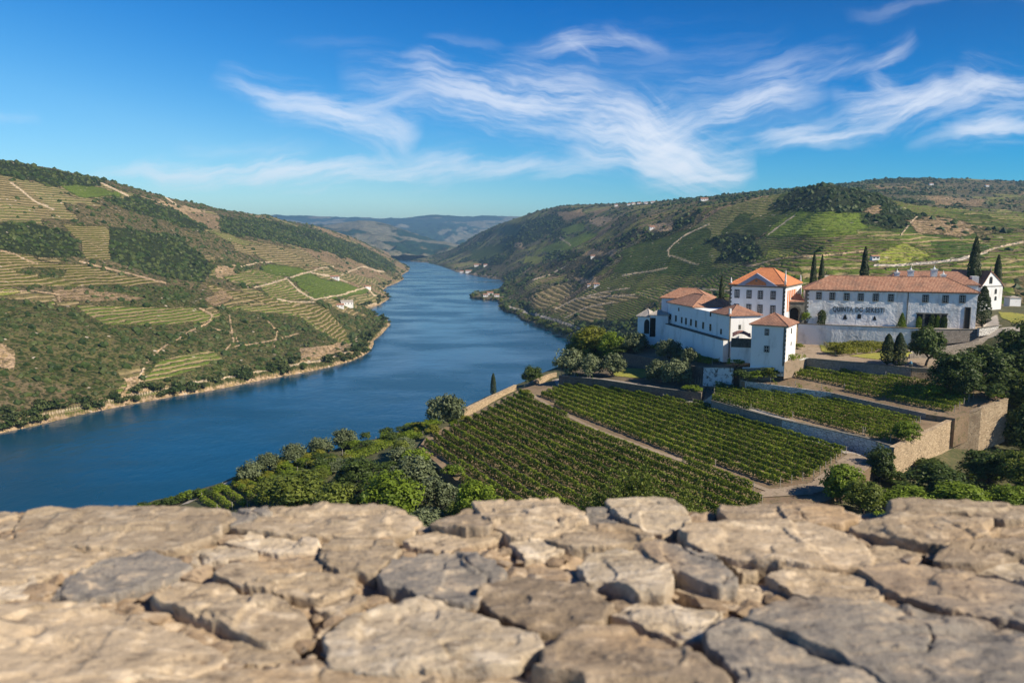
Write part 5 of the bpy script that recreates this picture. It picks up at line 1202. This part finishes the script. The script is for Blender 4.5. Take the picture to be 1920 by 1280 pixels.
# chapel and the long dark roof beside it
CH = House('chapel', 'white chapel with a pointed gable, arched window and cross at the right of the winery', 'chapel', 1837, 577, 0, -18, y=236)
Cx = CH.front(1877, 575)[0]; cz = CH.front(1837, 537)[1]; ca, caz = CH.front(1858, 509)
b = MB(); slabtri(b, [(0, -2), (Cx, -2), (Cx, cz), (Cx-.12*Cx, cz+.28*(caz-cz)), (ca, caz), (.12*Cx, cz+.30*(caz-cz)), (0, cz)], 0, 14, 0); b.build('wall', MATS['smooth_whitewash'], CH.e)
b = MB(); 
for x0_, z0_, x1_, z1_ in ((-.3, cz-.1, .12*Cx, cz+.30*(caz-cz)+.2), (.12*Cx, cz+.30*(caz-cz)+.2, ca, caz+.25), (ca, caz+.25, Cx-.12*Cx, cz+.28*(caz-cz)+.2), (Cx-.12*Cx, cz+.28*(caz-cz)+.2, Cx+.3, cz-.1)):
    slabtri(b, [(x0_, z0_-.25), (x1_, z1_-.25), (x1_, z1_), (x0_, z0_)], -.22, 14.2, 0)
b.build('roof', MATS['old_brown_tiles'], CH.e)
b = MB(); b.box(-.05, Cx+.05, -.12, -.002, cz-.12, cz+.1); b.build('string_course', MATS['granite'], CH.e)
b = MB(); b.box(ca-.22, ca+.22, -.1, .3, caz+.26, caz+.8); b.box(ca-.06, ca+.06, .04, .16, caz+.8, caz+2.0); b.box(ca-.35, ca+.35, .045, .155, caz+1.35, caz+1.5); b.build('cross', MATS['granite'], CH.e)
def archwin(h, px, py, w, hh, mat='glass_dark', nm='window'):
    x, z = h.front(px, py); n = 10
    def pts(g): return [(x-w/2-g, z-hh/2-g), (x+w/2+g, z-hh/2-g), (x+w/2+g, z+hh*.2)]+[(x+(w/2+g)*math.cos(math.pi*k/n), z+hh*.2+(hh*.3+g)*math.sin(math.pi*k/n)) for k in range(1, n)]+[(x-w/2-g, z+hh*.2)]
    b = MB(); slabtri(b, pts(.14), -.08, .01, 0); o = b.build(nm, MATS['granite'], h.e); b = MB(); slabtri(b, pts(0), -.11, -.082, 0); b.build('pane', MATS[mat], o)
archwin(CH, 1858, 525, 1.0, 2.0); archwin(CH, 1867, 546, .6, 1.4); archwin(CH, 1866.5, 559, .55, 1.1); archwin(CH, 1841.5, 547, .5, 1.2); archwin(CH, 1854.5, 566, 1.1, 3.2, 'dark_opening', 'door')
DR = House('cellar_building', 'long low building with a dark brown roof and white chimneys behind the long house', 'house', 1655, 560, 0, 19, y=229)
Dx = DR.front(1834, 545)[0]; dz = DR.front(1700, 532)[1]; rz_ = DR.front(1700, 508, 6)[1]
DR.walls(0, Dx, 0, 12, -4, dz); DR.hip(0, Dx, 0, 12, dz+.05, rz_-dz, .5, 5, 'old_brown_tiles', caps=False)
for px, wpx, topy, yy in ((1683, 1.2, 507, 1.2), (1709, 1.5, 503, 1.0), (1753, 1.5, 501, 1.0), (1770, 1.2, 511, 1.2)):
    x, z = DR.front(px, topy+3, yy); b = MB(); b.box(x-wpx/2, x+wpx/2, yy, yy+2.0, dz, z-.4); b.box(x-wpx/2-.15, x+wpx/2+.15, yy-.15, yy+2.15, z-.397, z-.1); b.lathe((x, yy+.9, z-.1), [(.3, 0), (.4, .25), (.14, .5), (.04, 1.2)], 8); b.build('chimney', MATS['white_paint'], DR.e)
b = MB(); x, z = DR.front(1830, 522, 2); b.box(x-1.0, x+.8, 2, 5, dz, z+.6); b.build('dormer', MATS['white_paint'], DR.e)
SH = House('shed', 'small white shed beyond the chapel beside the road', 'shed', 1893, 572, 0, 0, y=245)
sx = SH.front(1914, 572)[0]; sz = SH.front(1900, 558)[1]; SH.walls(0, sx, 0, 3, -2, sz); SH.hip(0, sx, 0, 3, sz, .5, .15, None, 'grey_tiles', caps=False)

# ------------------------------------------------------------------ houses far across the valley
def far_house(T, px, py, w, d_, h, label, rot=0, roof='terracotta_tiles', group='houses far across the valley'):
    k = np.argmin((T['PX']-px)**2+(T['PY']-py)**2+1e9*(T['Z'] < 0.3)); X, Y, Z = (T[q].ravel()[k] for q in 'XYZ')
    e = empty('farmhouse', (X, Y, Z), R(rot), label, 'house', group); b = MB(); b.box(-w/2, w/2, -d_/2, d_/2, -3, h); wl = b.build('wall', MATS['smooth_whitewash'], e)
    for i in range(max(2, int(w/4))):
        xx = -w/2+w*(i+.5)/max(2, int(w/4)); b = MB(); b.box(xx-.45, xx+.45, -d_/2-.06, -d_/2+.02, h*.45, h*.8); b.build('window', MATS['glass_dark'], e)
    b = MB(); o_ = .4; x0, x1, y0, y1 = -w/2-o_, w/2+o_, -d_/2-o_, d_/2+o_; rl, rr = (x0, 0, h+d_*.28), (x1, 0, h+d_*.28)
    b.poly([(x0, y0, h), (x1, y0, h), rr, rl]); b.poly([(x1, y1, h), (x0, y1, h), rl, rr]); b.poly([(x1, y0, h), (x1, y1, h), rr]); b.poly([(x0, y1, h), (x0, y0, h), rl]); b.poly([(x0, y0, h), (x0, y1, h), (x1, y1, h), (x1, y0, h)]); b.build('roof', MATS[roof], e)
for a_ in [(TL,650,573,16,9,5,'white house with a grey roof near the shore of the left bank',20,'grey_tiles'),(TL,638,577,9,7,4,'smaller white house just left of the grey-roofed one on the left bank',10),(TL,628,523,14,8,4,'pale farmhouse beside the upper wall of the green field on the left hill',0),
 (TL,690,541,10,7,4,'small white house where the path meets the left shore',30),(TL,178,341,12,8,4,'small red-roofed house on the crest of the left hill',0),(TL,168,342,8,6,4,'tiny red-roofed shed left of the house on the left crest',0),
 (TR,1118,537,7,5,3,'white hut among the terraces above the right shore',-10),(TR,1105,536,4,4,2.5,'small white shed left of the hut on the terraces',-10),(TR,895,499,24,12,5,'large white farmhouse on the far right shore',0),(TR,910,499,12,9,4.5,'white farmhouse right of the large one on the far right shore',0),
 (TR,878,511,20,10,6,'long red-roofed house by the water on the far right shore',0),(TR,865,511,14,9,5,'red-roofed house at the left end of the far shore hamlet',0),(TR,920,553,12,7,4.5,'pinkish house on the wooded spit in the river',0),(TR,932,556,9,6,4,'small house right of the pinkish one on the spit',0),(TR,910,556,9,6,4,'small house left of the pinkish one on the spit',0),
 (TR,1245,429,9,6,3.5,'white farmhouse on the tan shoulder of the right hill, right one',0),(TR,1222,430,8,6,3.5,'white farmhouse on the tan shoulder of the right hill, left one',0),(TR,1112,483,7,5,3,'white hut on the middle slope of the right hill',0),
 (TR,1590,404,12,8,4,'pale farm building in the green field under the wooded knob',0),(TR,1745,347,9,6,3.5,'white house on the far right ridge, left of three',0),(TR,1850,350,8,6,3.5,'white house on the far right ridge, middle of three',0),(TR,1895,349,9,6,3.5,'white house on the far right ridge, right of three',0),
 (TR,1320,377,14,8,4,'large white building near the crest above the long terraces',0),(TR,1640,487,4,3,2,'white hut at the left end of the pale road behind the cypresses',0)]: far_house(*a_)
for i in range(9):
    far_house(TR, 1150+i*9+rnd.uniform(-3, 3), 386-i*.6+rnd.uniform(0, 2), 10, 8, 4, '%s house from the left in the hilltop village on the skyline' % ordinal(i), 0, 'terracotta_tiles', 'houses of the hilltop village')

# ------------------------------------------------------------------ shrubs on the hills
def ico(sub):
    import bmesh
    b = bmesh.new(); bmesh.ops.create_icosphere(b, subdivisions=sub, radius=1); v = np.array([q.co[:] for q in b.verts]); f = np.array([[q.index for q in fc.verts] for fc in b.faces]); b.free(); return v, f
IV, IF = ico(1)
CL = []
for i in range(6):
    r = np.random.default_rng(40+i); v = IV*(.74+.42*r.random((len(IV), 1)))*(1+.25*np.sin(IV[:, :1]*3+i)*np.cos(IV[:, 1:2]*2.6+i)); v[:, 2] = np.where(v[:, 2] < -.3, -.3, v[:, 2])*.8; CL.append(v)
def scatter(T, n, seed, smin, smax, near_bias=1.0, window=(-30, 1950)):
    """points on a hill drawn by its shrub density"""
    r = np.random.default_rng(seed); X, Y, Z, d = T['X'], T['Y'], T['Z'], T['d']
    area = np.gradient(T['y'])[:, None]*np.gradient(T['a'])[None]*Y
    w = T['dens']*area*(d > 5)*(T['PX'] > window[0])*(T['PX'] < window[1])*(T['PY'] > 250)*(T['PY'] < 900)/(Y**near_bias)
    w = w.ravel(); k = r.choice(len(w), n, p=w/w.sum())
    x = X.ravel()[k]*(1+r.normal(0, .0012, n)); y = Y.ravel()[k]*(1+r.normal(0, .0016, n)); z = sample(T, x, y)
    s_ = (smin+(smax-smin)*r.random(n)**2)*(y/500)**.35; return x, y, z, s_, r
def clump_mesh(name, x, y, z, s_, r, mat, label=None):
    n = len(x); nv = len(IV); V = np.empty((n, nv, 3), np.float32); T_ = np.empty((n, nv), np.float32)
    kind = r.integers(0, 6, n); a_ = r.random(n)*6.28; hs = s_*(.75+.5*r.random(n))
    for q in range(6):
        m_ = kind == q; c_, sn = np.cos(a_[m_])[:, None], np.sin(a_[m_])[:, None]; v = CL[q]
        V[m_, :, 0] = x[m_][:, None]+(v[None, :, 0]*c_-v[None, :, 1]*sn)*s_[m_][:, None]; V[m_, :, 1] = y[m_][:, None]+(v[None, :, 0]*sn+v[None, :, 1]*c_)*s_[m_][:, None]; V[m_, :, 2] = z[m_][:, None]+v[None, :, 2]*hs[m_][:, None]
    T_[:] = np.clip(.45+.5*(r.random((n, 1))-.5)+.35*(r.random((n, nv))-.5), 0, 1)
    Fc = (IF[None]+np.arange(n)[:, None, None]*nv).reshape(-1, 3)
    return mesh_np(name, V.reshape(-1, 3), [Fc], MATS[mat], fattr={'tint': T_.ravel()})
x, y, z, s_, r = scatter(TL, 17000, 5, 1.0, 3.2, 1.15); o = clump_mesh('scrub', x, y, z, s_, r, 'scrub_leaves'); tag(o, 'olive-brown scrub and bushes covering the left hillside', 'scrub', kind='stuff')
x, y, z, s_, r = scatter(TL, 12000, 6, 1.0, 3.8, 1.15); o = clump_mesh('woodland', x, y, z, s_, r, 'scrub_leaves_green'); tag(o, 'dark green low woodland on the left hillside', 'woodland', kind='stuff')
x, y, z, s_, r = scatter(TR, 20000, 7, 1.0, 3.8, .9); o = clump_mesh('woodland', x, y, z, s_, r, 'scrub_leaves_green'); tag(o, 'dark woodland and shrubs scattered over the right hills', 'woodland', kind='stuff')
# riverside bushes, one object each: six shapes, each used many times
def shore_bushes(T, S, n, seed, group, label, dmin, dmax, smin, smax, px0, px1, mats):
    r = np.random.default_rng(seed); S = np.array([q for q in S]); seg = np.diff(S, axis=0); L = np.hypot(seg[:, 0], seg[:, 1]); Wt = L/S[:-1, 1]**1.6; Wt = np.where(S[:-1, 1] > 200, Wt, 0); Wt /= Wt.sum()
    out = 0; tries = 0
    poly = PL if T is TL else PR
    while out < n and tries < n*60:
        tries += 1; i = r.choice(len(L), p=Wt); q = S[i]+seg[i]*r.random(); nn = np.array([-seg[i][1], seg[i][0]])/L[i]; off = dmin+(dmax-dmin)*r.random()**1.6
        q = q+nn*off
        if not in_poly(np.array([q[0]]), np.array([q[1]]), poly)[0]: q = q-nn*2*off
        if q[1] < 250: continue
        if not in_poly(np.array([q[0]]), np.array([q[1]]), poly)[0]: continue
        z = float(sample(T, q[0], q[1])); px, py = proj(q[0], q[1], z)
        if not (px0 < px < px1) or z < .4: continue
        k = int(r.integers(0, len(BM[mats[0]])*len(mats))); me = BM[mats[k % len(mats)]][k//len(mats)]
        o = bpy.data.objects.new('bush', me); COL.objects.link(o); s_ = smin+(smax-smin)*r.random()
        o.location = (q[0], q[1], z); o.scale = (s_, s_, s_*(.7+.5*r.random())); o.rotation_euler = (0, 0, r.random()*6.28); tag(o, label, 'bush', group); out += 1
BM = {}
for mt in ('scrub_leaves_green', 'scrub_leaves', 'mid_leaves'):
    BM[mt] = []
    for i in range(3):
        r = np.random.default_rng(300+i); P, N, T_ = crown_points(r, 16, 26, (.75, .75, .5), .42, (0, 0, .45), .8, -.3)
        V, F_ = leaf_quads(P, N, .17, r); me_o = mesh_np('bush', V, [F_], MATS[mt], fattr={'tint': np.repeat(T_, 4)}); BM[mt].append(me_o.data); bpy.data.objects.remove(me_o)
shore_bushes(TL, SL, 190, 3, 'bushes along the left bank', 'dark green bush on the pale earth of the left river bank', 1.5, 13, 2.6, 5.4, -20, 780, ('scrub_leaves_green', 'scrub_leaves'))
shore_bushes(TR, SR, 105, 4, 'bushes along the right bank', 'leafy bush on the wooded right river bank', 1, 9, 2.6, 5.2, 795, 1130, ('scrub_leaves_green', 'mid_leaves'))

# ------------------------------------------------------------------ the parapet in front of the lookout
def stone_material(name, ca, cb, cc, spot):
    m, t = new_mat(name); tc = t.add('ShaderNodeTexCoord').outputs['Object']; oi = t.add('ShaderNodeObjectInfo').outputs['Random']
    v = t.vm('ADD', tc, t.xyz(t.m('MULTIPLY', oi, 7.3), t.m('MULTIPLY', oi, 3.1), 0.0))
    n1 = t.noise(v, 6, 5, .6, dist=.5); n2 = t.noise(t.vm('MULTIPLY', v, (1, 2.2, 1)), 22, 5, .65); n3 = t.noise(v, 90, 3, .6)
    n4 = t.noise(t.vm('MULTIPLY', v, (1, 1.8, 1)), 48, 4, .7); n5 = t.noise(v, 2.2, 3, .6)
    c = t.mix(t.sstep(n1, .38, .62), ca, cb); c = t.mix(t.sstep(n2, .52, .64, 0, .8), c, cc); c = t.mix(t.sstep(n2, .34, .43, .8, 0), c, spot); c = t.mix(t.sstep(n4, .60, .68, 0, .7), c, cc); c = t.mix(t.sstep(n4, .32, .40, .75, 0), c, spot)
    c = t.mix(t.sstep(n5, .56, .70, 0, .35), c, (.42, .27, .13))
    c = t.mix(1.0, c, t.ramp(t.m('MULTIPLY_ADD', oi, .5, t.m('MULTIPLY', n3, .5)), [(.1, (.72, .70, .67)), (.9, (1.26, 1.22, 1.16))]), 'MULTIPLY')
    t.put(t.b.inputs['Base Color'], c); t.b.inputs['Roughness'].default_value = .88
    bump(t, t.m('ADD', t.m('MULTIPLY', n2, 1.0), t.m('MULTIPLY', n4, .6)), .9, .008)
stone_material('tan_stone', (.33, .265, .19), (.41, .335, .245), (.55, .465, .355), (.15, .118, .085))
stone_material('grey_stone', (.19, .178, .165), (.27, .245, .215), (.44, .365, .28), (.10, .098, .10))
stone_material('pale_stone', (.39, .33, .25), (.48, .41, .32), (.64, .57, .47), (.22, .175, .125))
stone_material('brown_stone', (.25, .20, .145), (.33, .265, .195), (.47, .385, .29), (.12, .092, .07))
stone_material('mortar', (.30, .22, .145), (.40, .31, .22), (.60, .51, .40), (.13, .10, .07))
ZT = -.5
PX0 = empty('stone_parapet', (0, 1.0, H+ZT-.05), 0, 'broad dry stone parapet of large sunlit flat stones across the foreground', 'wall')
O0 = np.array([0, 1.0, H+ZT-.05])
STN = [ # outline, lift (m), material, thickness, tilt
 ([(35,997),(60,953),(117,943),(180,941),(300,943),(410,947),(427,967),(397,990),(327,1011),(233,1010),(117,1007)], .018, 'tan_stone'),
 ([(-40,955),(30,958),(33,967),(20,985),(-40,992)], .006, 'tan_stone'), ([(411,953),(500,943),(507,960),(433,977),(423,963)], .012, 'grey_stone'),
 ([(509,946),(570,939),(640,937),(720,940),(780,955),(783,968),(760,985),(700,992),(560,990),(445,983),(470,972)], .014, 'tan_stone'),
 ([(-60,1000),(30,1004),(117,1013),(270,1017),(240,1027),(150,1050),(67,1073),(-60,1086)], .010, 'tan_stone'),
 ([(100,1100),(150,1056),(200,1042),(277,1029),(333,1043),(353,1055),(300,1075),(233,1092),(150,1108)], .014, 'grey_stone'),
 ([(340,1035),(383,1021),(467,1023),(483,1033),(417,1045),(360,1049)], .004, 'pale_stone'),
 ([(400,1068),(430,1050),(520,1037),(600,1035),(650,1062),(650,1087),(600,1107),(540,1097),(450,1087)], .016, 'tan_stone'),
 ([(285,1107),(333,1082),(400,1079),(500,1101),(565,1127),(568,1149),(530,1180),(500,1185),(417,1152),(345,1130)], .020, 'tan_stone'),
 ([(-80,1130),(33,1120),(133,1117),(233,1133),(300,1165),(367,1187),(400,1212),(333,1249),(233,1254),(150,1275),(-80,1300)], .018, 'tan_stone'),
 ([(-40,1096),(60,1078),(83,1100),(45,1112),(-40,1124)], .004, 'pale_stone'),
 ([(130,1300),(320,1264),(420,1246),(560,1240),(700,1237),(790,1254),(830,1310),(500,1400),(130,1380)], .010, 'tan_stone'),
 ([(813,970),(827,957),(873,937),(890,935),(905,952),(925,975),(915,984),(870,982)], .026, 'brown_stone'),
 ([(895,933),(940,926),(1040,923),(1080,943),(1097,957),(1067,980),(957,987),(932,975),(910,952)], .026, 'tan_stone'),
 ([(1101,951),(1145,946),(1165,955),(1178,966),(1153,974),(1100,971)], .010, 'grey_stone'),
 ([(1140,935),(1160,929),(1207,927),(1260,927),(1285,943),(1293,967),(1240,985),(1205,980),(1167,957)], .022, 'pale_stone'),
 ([(753,1001),(813,987),(873,982),(957,990),(873,1013),(833,1020),(780,1010)], .014, 'tan_stone'),
 ([(608,1012),(640,998),(740,1004),(748,1023),(720,1047),(703,1065),(640,1062),(605,1042)], .014, 'tan_stone'),
 ([(708,1062),(733,1033),(790,1022),(873,1025),(923,1040),(944,1057),(913,1087),(887,1107),(840,1107),(773,1089),(733,1079)], .024, 'grey_stone'),
 ([(900,1102),(923,1079),(973,1067),(1057,1073),(1123,1097),(1143,1117),(1123,1139),(1067,1160),(1007,1153),(940,1135)], .026, 'brown_stone'),
 ([(957,1013),(1017,1004),(1070,1020),(1033,1031),(987,1037)], .008, 'pale_stone'),
 ([(1021,994),(1073,979),(1140,972),(1217,987),(1220,999),(1173,1011),(1083,1014),(1040,1008)], .018, 'tan_stone'),
 ([(1087,1042),(1107,1028),(1157,1018),(1207,1024),(1250,1050),(1257,1075),(1240,1097),(1200,1099),(1180,1089),(1133,1069),(1107,1069)], .026, 'pale_stone'),
 ([(620,1172),(673,1135),(790,1115),(857,1128),(940,1164),(1000,1178),(993,1202),(967,1231),(840,1235),(740,1238),(622,1230)], .020, 'pale_stone'),
 ([(1007,1232),(1033,1195),(1073,1169),(1140,1158),(1223,1178),(1290,1208),(1355,1252),(1370,1340),(1200,1330),(1090,1246)], .032, 'brown_stone'),
 ([(800,1262),(960,1247),(1080,1252),(1165,1290),(1180,1380),(850,1390)], .012, 'tan_stone'),
 ([(1148,1139),(1190,1119),(1270,1125),(1350,1137),(1345,1160),(1318,1190),(1270,1187),(1200,1157)], .014, 'pale_stone'),
 ([(1352,951),(1362,937),(1447,932),(1563,937),(1606,957),(1573,968),(1390,966)], .020, 'brown_stone'),
 ([(1672,950),(1688,931),(1800,930),(1920,933),(2040,937),(2040,956),(1880,962),(1810,950),(1700,952)], .026, 'tan_stone'),
 ([(1603,971),(1680,956),(1750,953),(1860,967),(1872,978),(1797,1011),(1763,1005),(1663,989)], .026, 'tan_stone'),
 ([(1290,975),(1390,967),(1513,966),(1580,982),(1613,1008),(1637,1024),(1607,1050),(1563,1048),(1460,1038),(1337,1019),(1297,1005)], .028, 'tan_stone'),
 ([(1190,1012),(1240,1003),(1335,1024),(1380,1072),(1350,1086),(1290,1062),(1230,1037)], .030, 'grey_stone'),
 ([(1348,1027),(1430,1048),(1412,1062),(1390,1066)], .012, 'tan_stone'), ([(1445,1069),(1480,1052),(1580,1057),(1633,1070),(1657,1100),(1655,1117),(1627,1121),(1533,1109),(1487,1095)], .020, 'tan_stone'),
 ([(1620,1058),(1663,1048),(1747,1050),(1913,1080),(2010,1120),(2010,1180),(1880,1150),(1780,1129),(1680,1099)], .024, 'grey_stone'),
 ([(1760,1038),(1770,1024),(1847,998),(1960,985),(2020,985),(2020,1020),(1905,1026),(1840,1042)], .024, 'brown_stone'),
 ([(1800,1044),(1915,1029),(2010,1030),(2010,1095),(1907,1077)], .014, 'pale_stone'),
 ([(1890,958),(2040,962),(2040,980),(1960,982),(1868,990),(1880,972)], .012, 'brown_stone'),
 ([(1395,1140),(1440,1122),(1513,1112),(1697,1120),(1863,1152),(2040,1200),(2040,1290),(1713,1275),(1690,1255),(1560,1195),(1490,1170)], .040, 'grey_stone'),
 ([(1335,1182),(1360,1145),(1400,1148),(1485,1180),(1560,1206),(1676,1268),(1700,1400),(1480,1400),(1385,1250)], .034, 'grey_stone'),
 ([(470,995),(560,996),(600,1008),(590,1025),(520,1028),(470,1018),(420,1010)], .006, 'pale_stone'),
 ([(785,1040-28),(830,1024),(760,1018)], .002, 'pale_stone'), ([(1620,1030),(1660,1010),(1700,1015),(1740,1030),(1700,1044),(1640,1046)], .0, 'tan_stone'),
 ([(575,1110),(640,1100),(690,1120),(640,1145),(600,1140)], .002, 'tan_stone'), ([(1260,1100),(1330,1095),(1420,1090),(1480,1108),(1400,1125),(1300,1118)], .0, 'tan_stone'),
 ([(425,1195),(480,1190),(545,1195),(560,1225),(480,1236),(420,1232)], .004, 'tan_stone'),
]
def star_outline(P, k, r):
    """outline resampled by angle around its centroid"""
    P = np.array(P); x, y = P[:, 0], P[:, 1]; x2, y2 = np.roll(x, -1), np.roll(y, -1); cr = x*y2-x2*y; A = cr.sum()/2
    c = np.array([((x+x2)*cr).sum(), ((y+y2)*cr).sum()])/(6*A); out = np.zeros(k)
    for i in range(k):
        t_ = 2*math.pi*i/k; d = np.array([math.cos(t_), math.sin(t_)]); best = 0
        for j in range(len(P)):
            a, b_ = P[j]-c, P[(j+1) % len(P)]-c; e = b_-a; den = d[0]*e[1]-d[1]*e[0]
            if abs(den) < 1e-12: continue
            u = (a[0]*e[1]-a[1]*e[0])/den; s_ = (a[0]*d[1]-a[1]*d[0])/den
            if u > 0 and -1e-6 <= s_ <= 1+1e-6: best = max(best, u)
        out[i] = best
    return c, out
SPOLY = []
def make_stone(W_, lift, mat, seed, thick=.085):
    r = np.random.default_rng(seed); K_ = 128; c, rad = star_outline(W_, K_, r); ang = 2*math.pi*np.arange(K_)/K_
    kk = np.array([.12, .76, .12]); rad = np.convolve(np.pad(rad, 1, mode='wrap'), kk, 'valid'); size = rad.mean()
    rad = rad*1.065; rad = rad*(1+.050*np.array([float(vnoise(math.cos(a)*5+seed, math.sin(a)*5, seed)-.5)*2 for a in ang])+.030*(vnoise(np.cos(ang)*14+seed, np.sin(ang)*14, seed+1)-.5)*2+.016*(vnoise(np.cos(ang)*34+seed, np.sin(ang)*34, seed+2)-.5)*2)
    tilt = r.normal(0, .022, 2); rings = [.0001]+list(np.linspace(.04, .955, 40))+[.975, .988, .994, 1.0, 1.005, 1.0, .99, .975, .96]
    drop = [0]*41+[.0001, .0006, .0016, .0036, .0085, .016, .028, .045, thick]; lift = lift*.80
    V = []
    for t_, dr in zip(rings, drop):
        x = c[0]+np.cos(ang)*rad*t_; y = c[1]+np.sin(ang)*rad*t_
        z = lift+(x-c[0])*tilt[0]+(y-c[1])*tilt[1]+.0038*fbm(x*9+seed, y*9, 7, 4)+.0030*fbm(x*14, y*38+x*9, 9, 3)+.0012*fbm(x*110, y*110, 12, 2)-dr
        cr_ = fbm(x*5+seed*2, y*9, seed+8, 3); z = z-.0065*np.exp(-(cr_/.018)**2)*(vnoise(x*4, y*4, seed+2) > .45)
        # split layers: small steps in the surface
        st_ = vnoise(x*7+seed*3, y*11, seed+5); z = z-.0055*sm(st_, .60, .615)-.0040*sm(st_, .34, .325)-.0035*sm(vnoise(x*16, y*26, seed+6), .62, .64)-.0025*sm(vnoise(x*9+y*14, y*30-x*6, seed+7), .60, .62)
        x = x+.003*fbm(z*60, ang*3, 3, 2)*(dr > 0); V.append(np.stack([x, y, z], 1))
    V = np.concatenate(V); nR = len(rings); F_ = []
    for q in range(nR-1):
        i = np.arange(K_); j = (i+1) % K_; F_.append(np.stack([q*K_+i, q*K_+j, (q+1)*K_+j, (q+1)*K_+i], 1))
    V[:, 1] -= 1.0; V[:, 2] += .05; SPOLY.append(W_)
    return mesh_np('stone', V, [np.concatenate(F_)], MATS[mat], PX0, smooth=True)
for i, (P, lift, mat) in enumerate(STN):
    W_ = [tuple(at_z(px, py, ZT+lift)[:2]) for px, py in P]; make_stone(W_, lift, mat, i+1)
# the rest of the top, outside the picture
k = 100
for sx_ in (-1, 1):
    for xx in np.arange(1.12, 2.2, .30):
        for yy in np.arange(.55, 1.4, .2):
            w_, h_ = .145, .095; cx_ = sx_*(xx+rnd.uniform(-.02, .02)+(.12 if int(yy*5) % 2 else 0)); cy_ = yy+rnd.uniform(-.01, .01)
            if any(in_poly(np.array([cx_]), np.array([cy_]), q)[0] for q in SPOLY): continue
            k += 1
            if k < 138: make_stone([(cx_+w_*rnd.uniform(.8, 1)*math.cos(a), cy_+h_*rnd.uniform(.8, 1)*math.sin(a)) for a in np.arange(0, 6.28, .8)], rnd.uniform(.0, .02), rnd.choice(['tan_stone', 'brown_stone', 'tan_stone']), k)
# bed of earth and mortar between the stones
bx_ = np.arange(-4.5, 4.5, .008); by_ = np.arange(.40, 1.385, .007); BX, BY = np.meshgrid(bx_, by_)
near_s = np.zeros(BX.shape, bool)
BZ = -.015+.012*fbm(BX*12, BY*12, 5, 4)+.010*np.abs(fbm(BX*38, BY*38, 6, 3))+.004*fbm(BX*120, BY*120, 8, 2)
BZ -= .045*sm(vnoise(BX*7, BY*9, 77), .80, .86)
for hx, hy, hr in ((590,1192,.022), (1040,1205,.03), (903,1094,.012), (1325,1165,.022), (1352,962,.012), (1200,1028,.02), (1762,1036,.02), (1605,975,.015), (1085,1050,.014), (30,985,.018), (560,1150,.012), (1660,1115,.014), (1915,1078,.02), (1140,1240,.02)):
    q_ = at_z(hx, hy, ZT); BZ -= .07*np.exp(-(((BX-q_[0])**2+((BY-q_[1])*1.1)**2)/hr**2))
BZ -= .30*sm(BY, 1.36, 1.385)
mesh_np('mortar', np.stack([BX, BY-1.0, BZ+.05], -1).reshape(-1, 3), [grid_faces(len(by_), len(bx_))], MATS['mortar'], PX0, smooth=True)
b = MB(); b.box(-4.5, 4.5, -.6, .37, -9, -.06); b.build('masonry', MATS['tan_rubble'], PX0)
# small rubble wedged in the gaps
r = np.random.default_rng(9); PV, PF, k = [], [], 0
IV1, IF1 = ico(1)
for _ in range(1900):
    x, y = r.uniform(-1.3, 1.3), r.uniform(.72, 1.27)
    if any(in_poly(np.array([x]), np.array([y]), q)[0] for q in SPOLY[:len(STN)]): continue
    s_ = .006+.016*r.random()**2; v = IV1*(1+.9*(r.random((len(IV1), 1))-.5))*s_*np.array([1+.9*r.random(), 1, .45]); a_ = r.random()*3.1
    v = np.c_[v[:, 0]*math.cos(a_)-v[:, 1]*math.sin(a_), v[:, 0]*math.sin(a_)+v[:, 1]*math.cos(a_), v[:, 2]]+np.array([x, y-1.0, .05-.012+s_*.35]); PV.append(v); PF.append(IF1+k*len(IV1)); k += 1
if k: tag(mesh_np('rubble', np.concatenate(PV), [np.concatenate(PF)], MATS['mortar'], PX0, smooth=False), kind='stuff')

# ------------------------------------------------------------------ air over the valley
b = MB(); b.box(-9500, 9500, -600, 18500, -45, 420)
m = bpy.data.materials.new('haze'); m.use_nodes = True; t = NT(m.node_tree); t.n.clear()
pv = t.add('ShaderNodeVolumePrincipled'); pv.inputs['Color'].default_value = (.36, .66, 1.0, 1); pv.inputs['Density'].default_value = 8.5e-5; pv.inputs['Anisotropy'].default_value = .2
o_ = t.add('ShaderNodeOutputMaterial'); t.l.new(pv.outputs[0], o_.inputs['Volume'])
tag(b.build('haze', m), 'pale blue haze over the distant river valley', 'haze', kind='stuff')
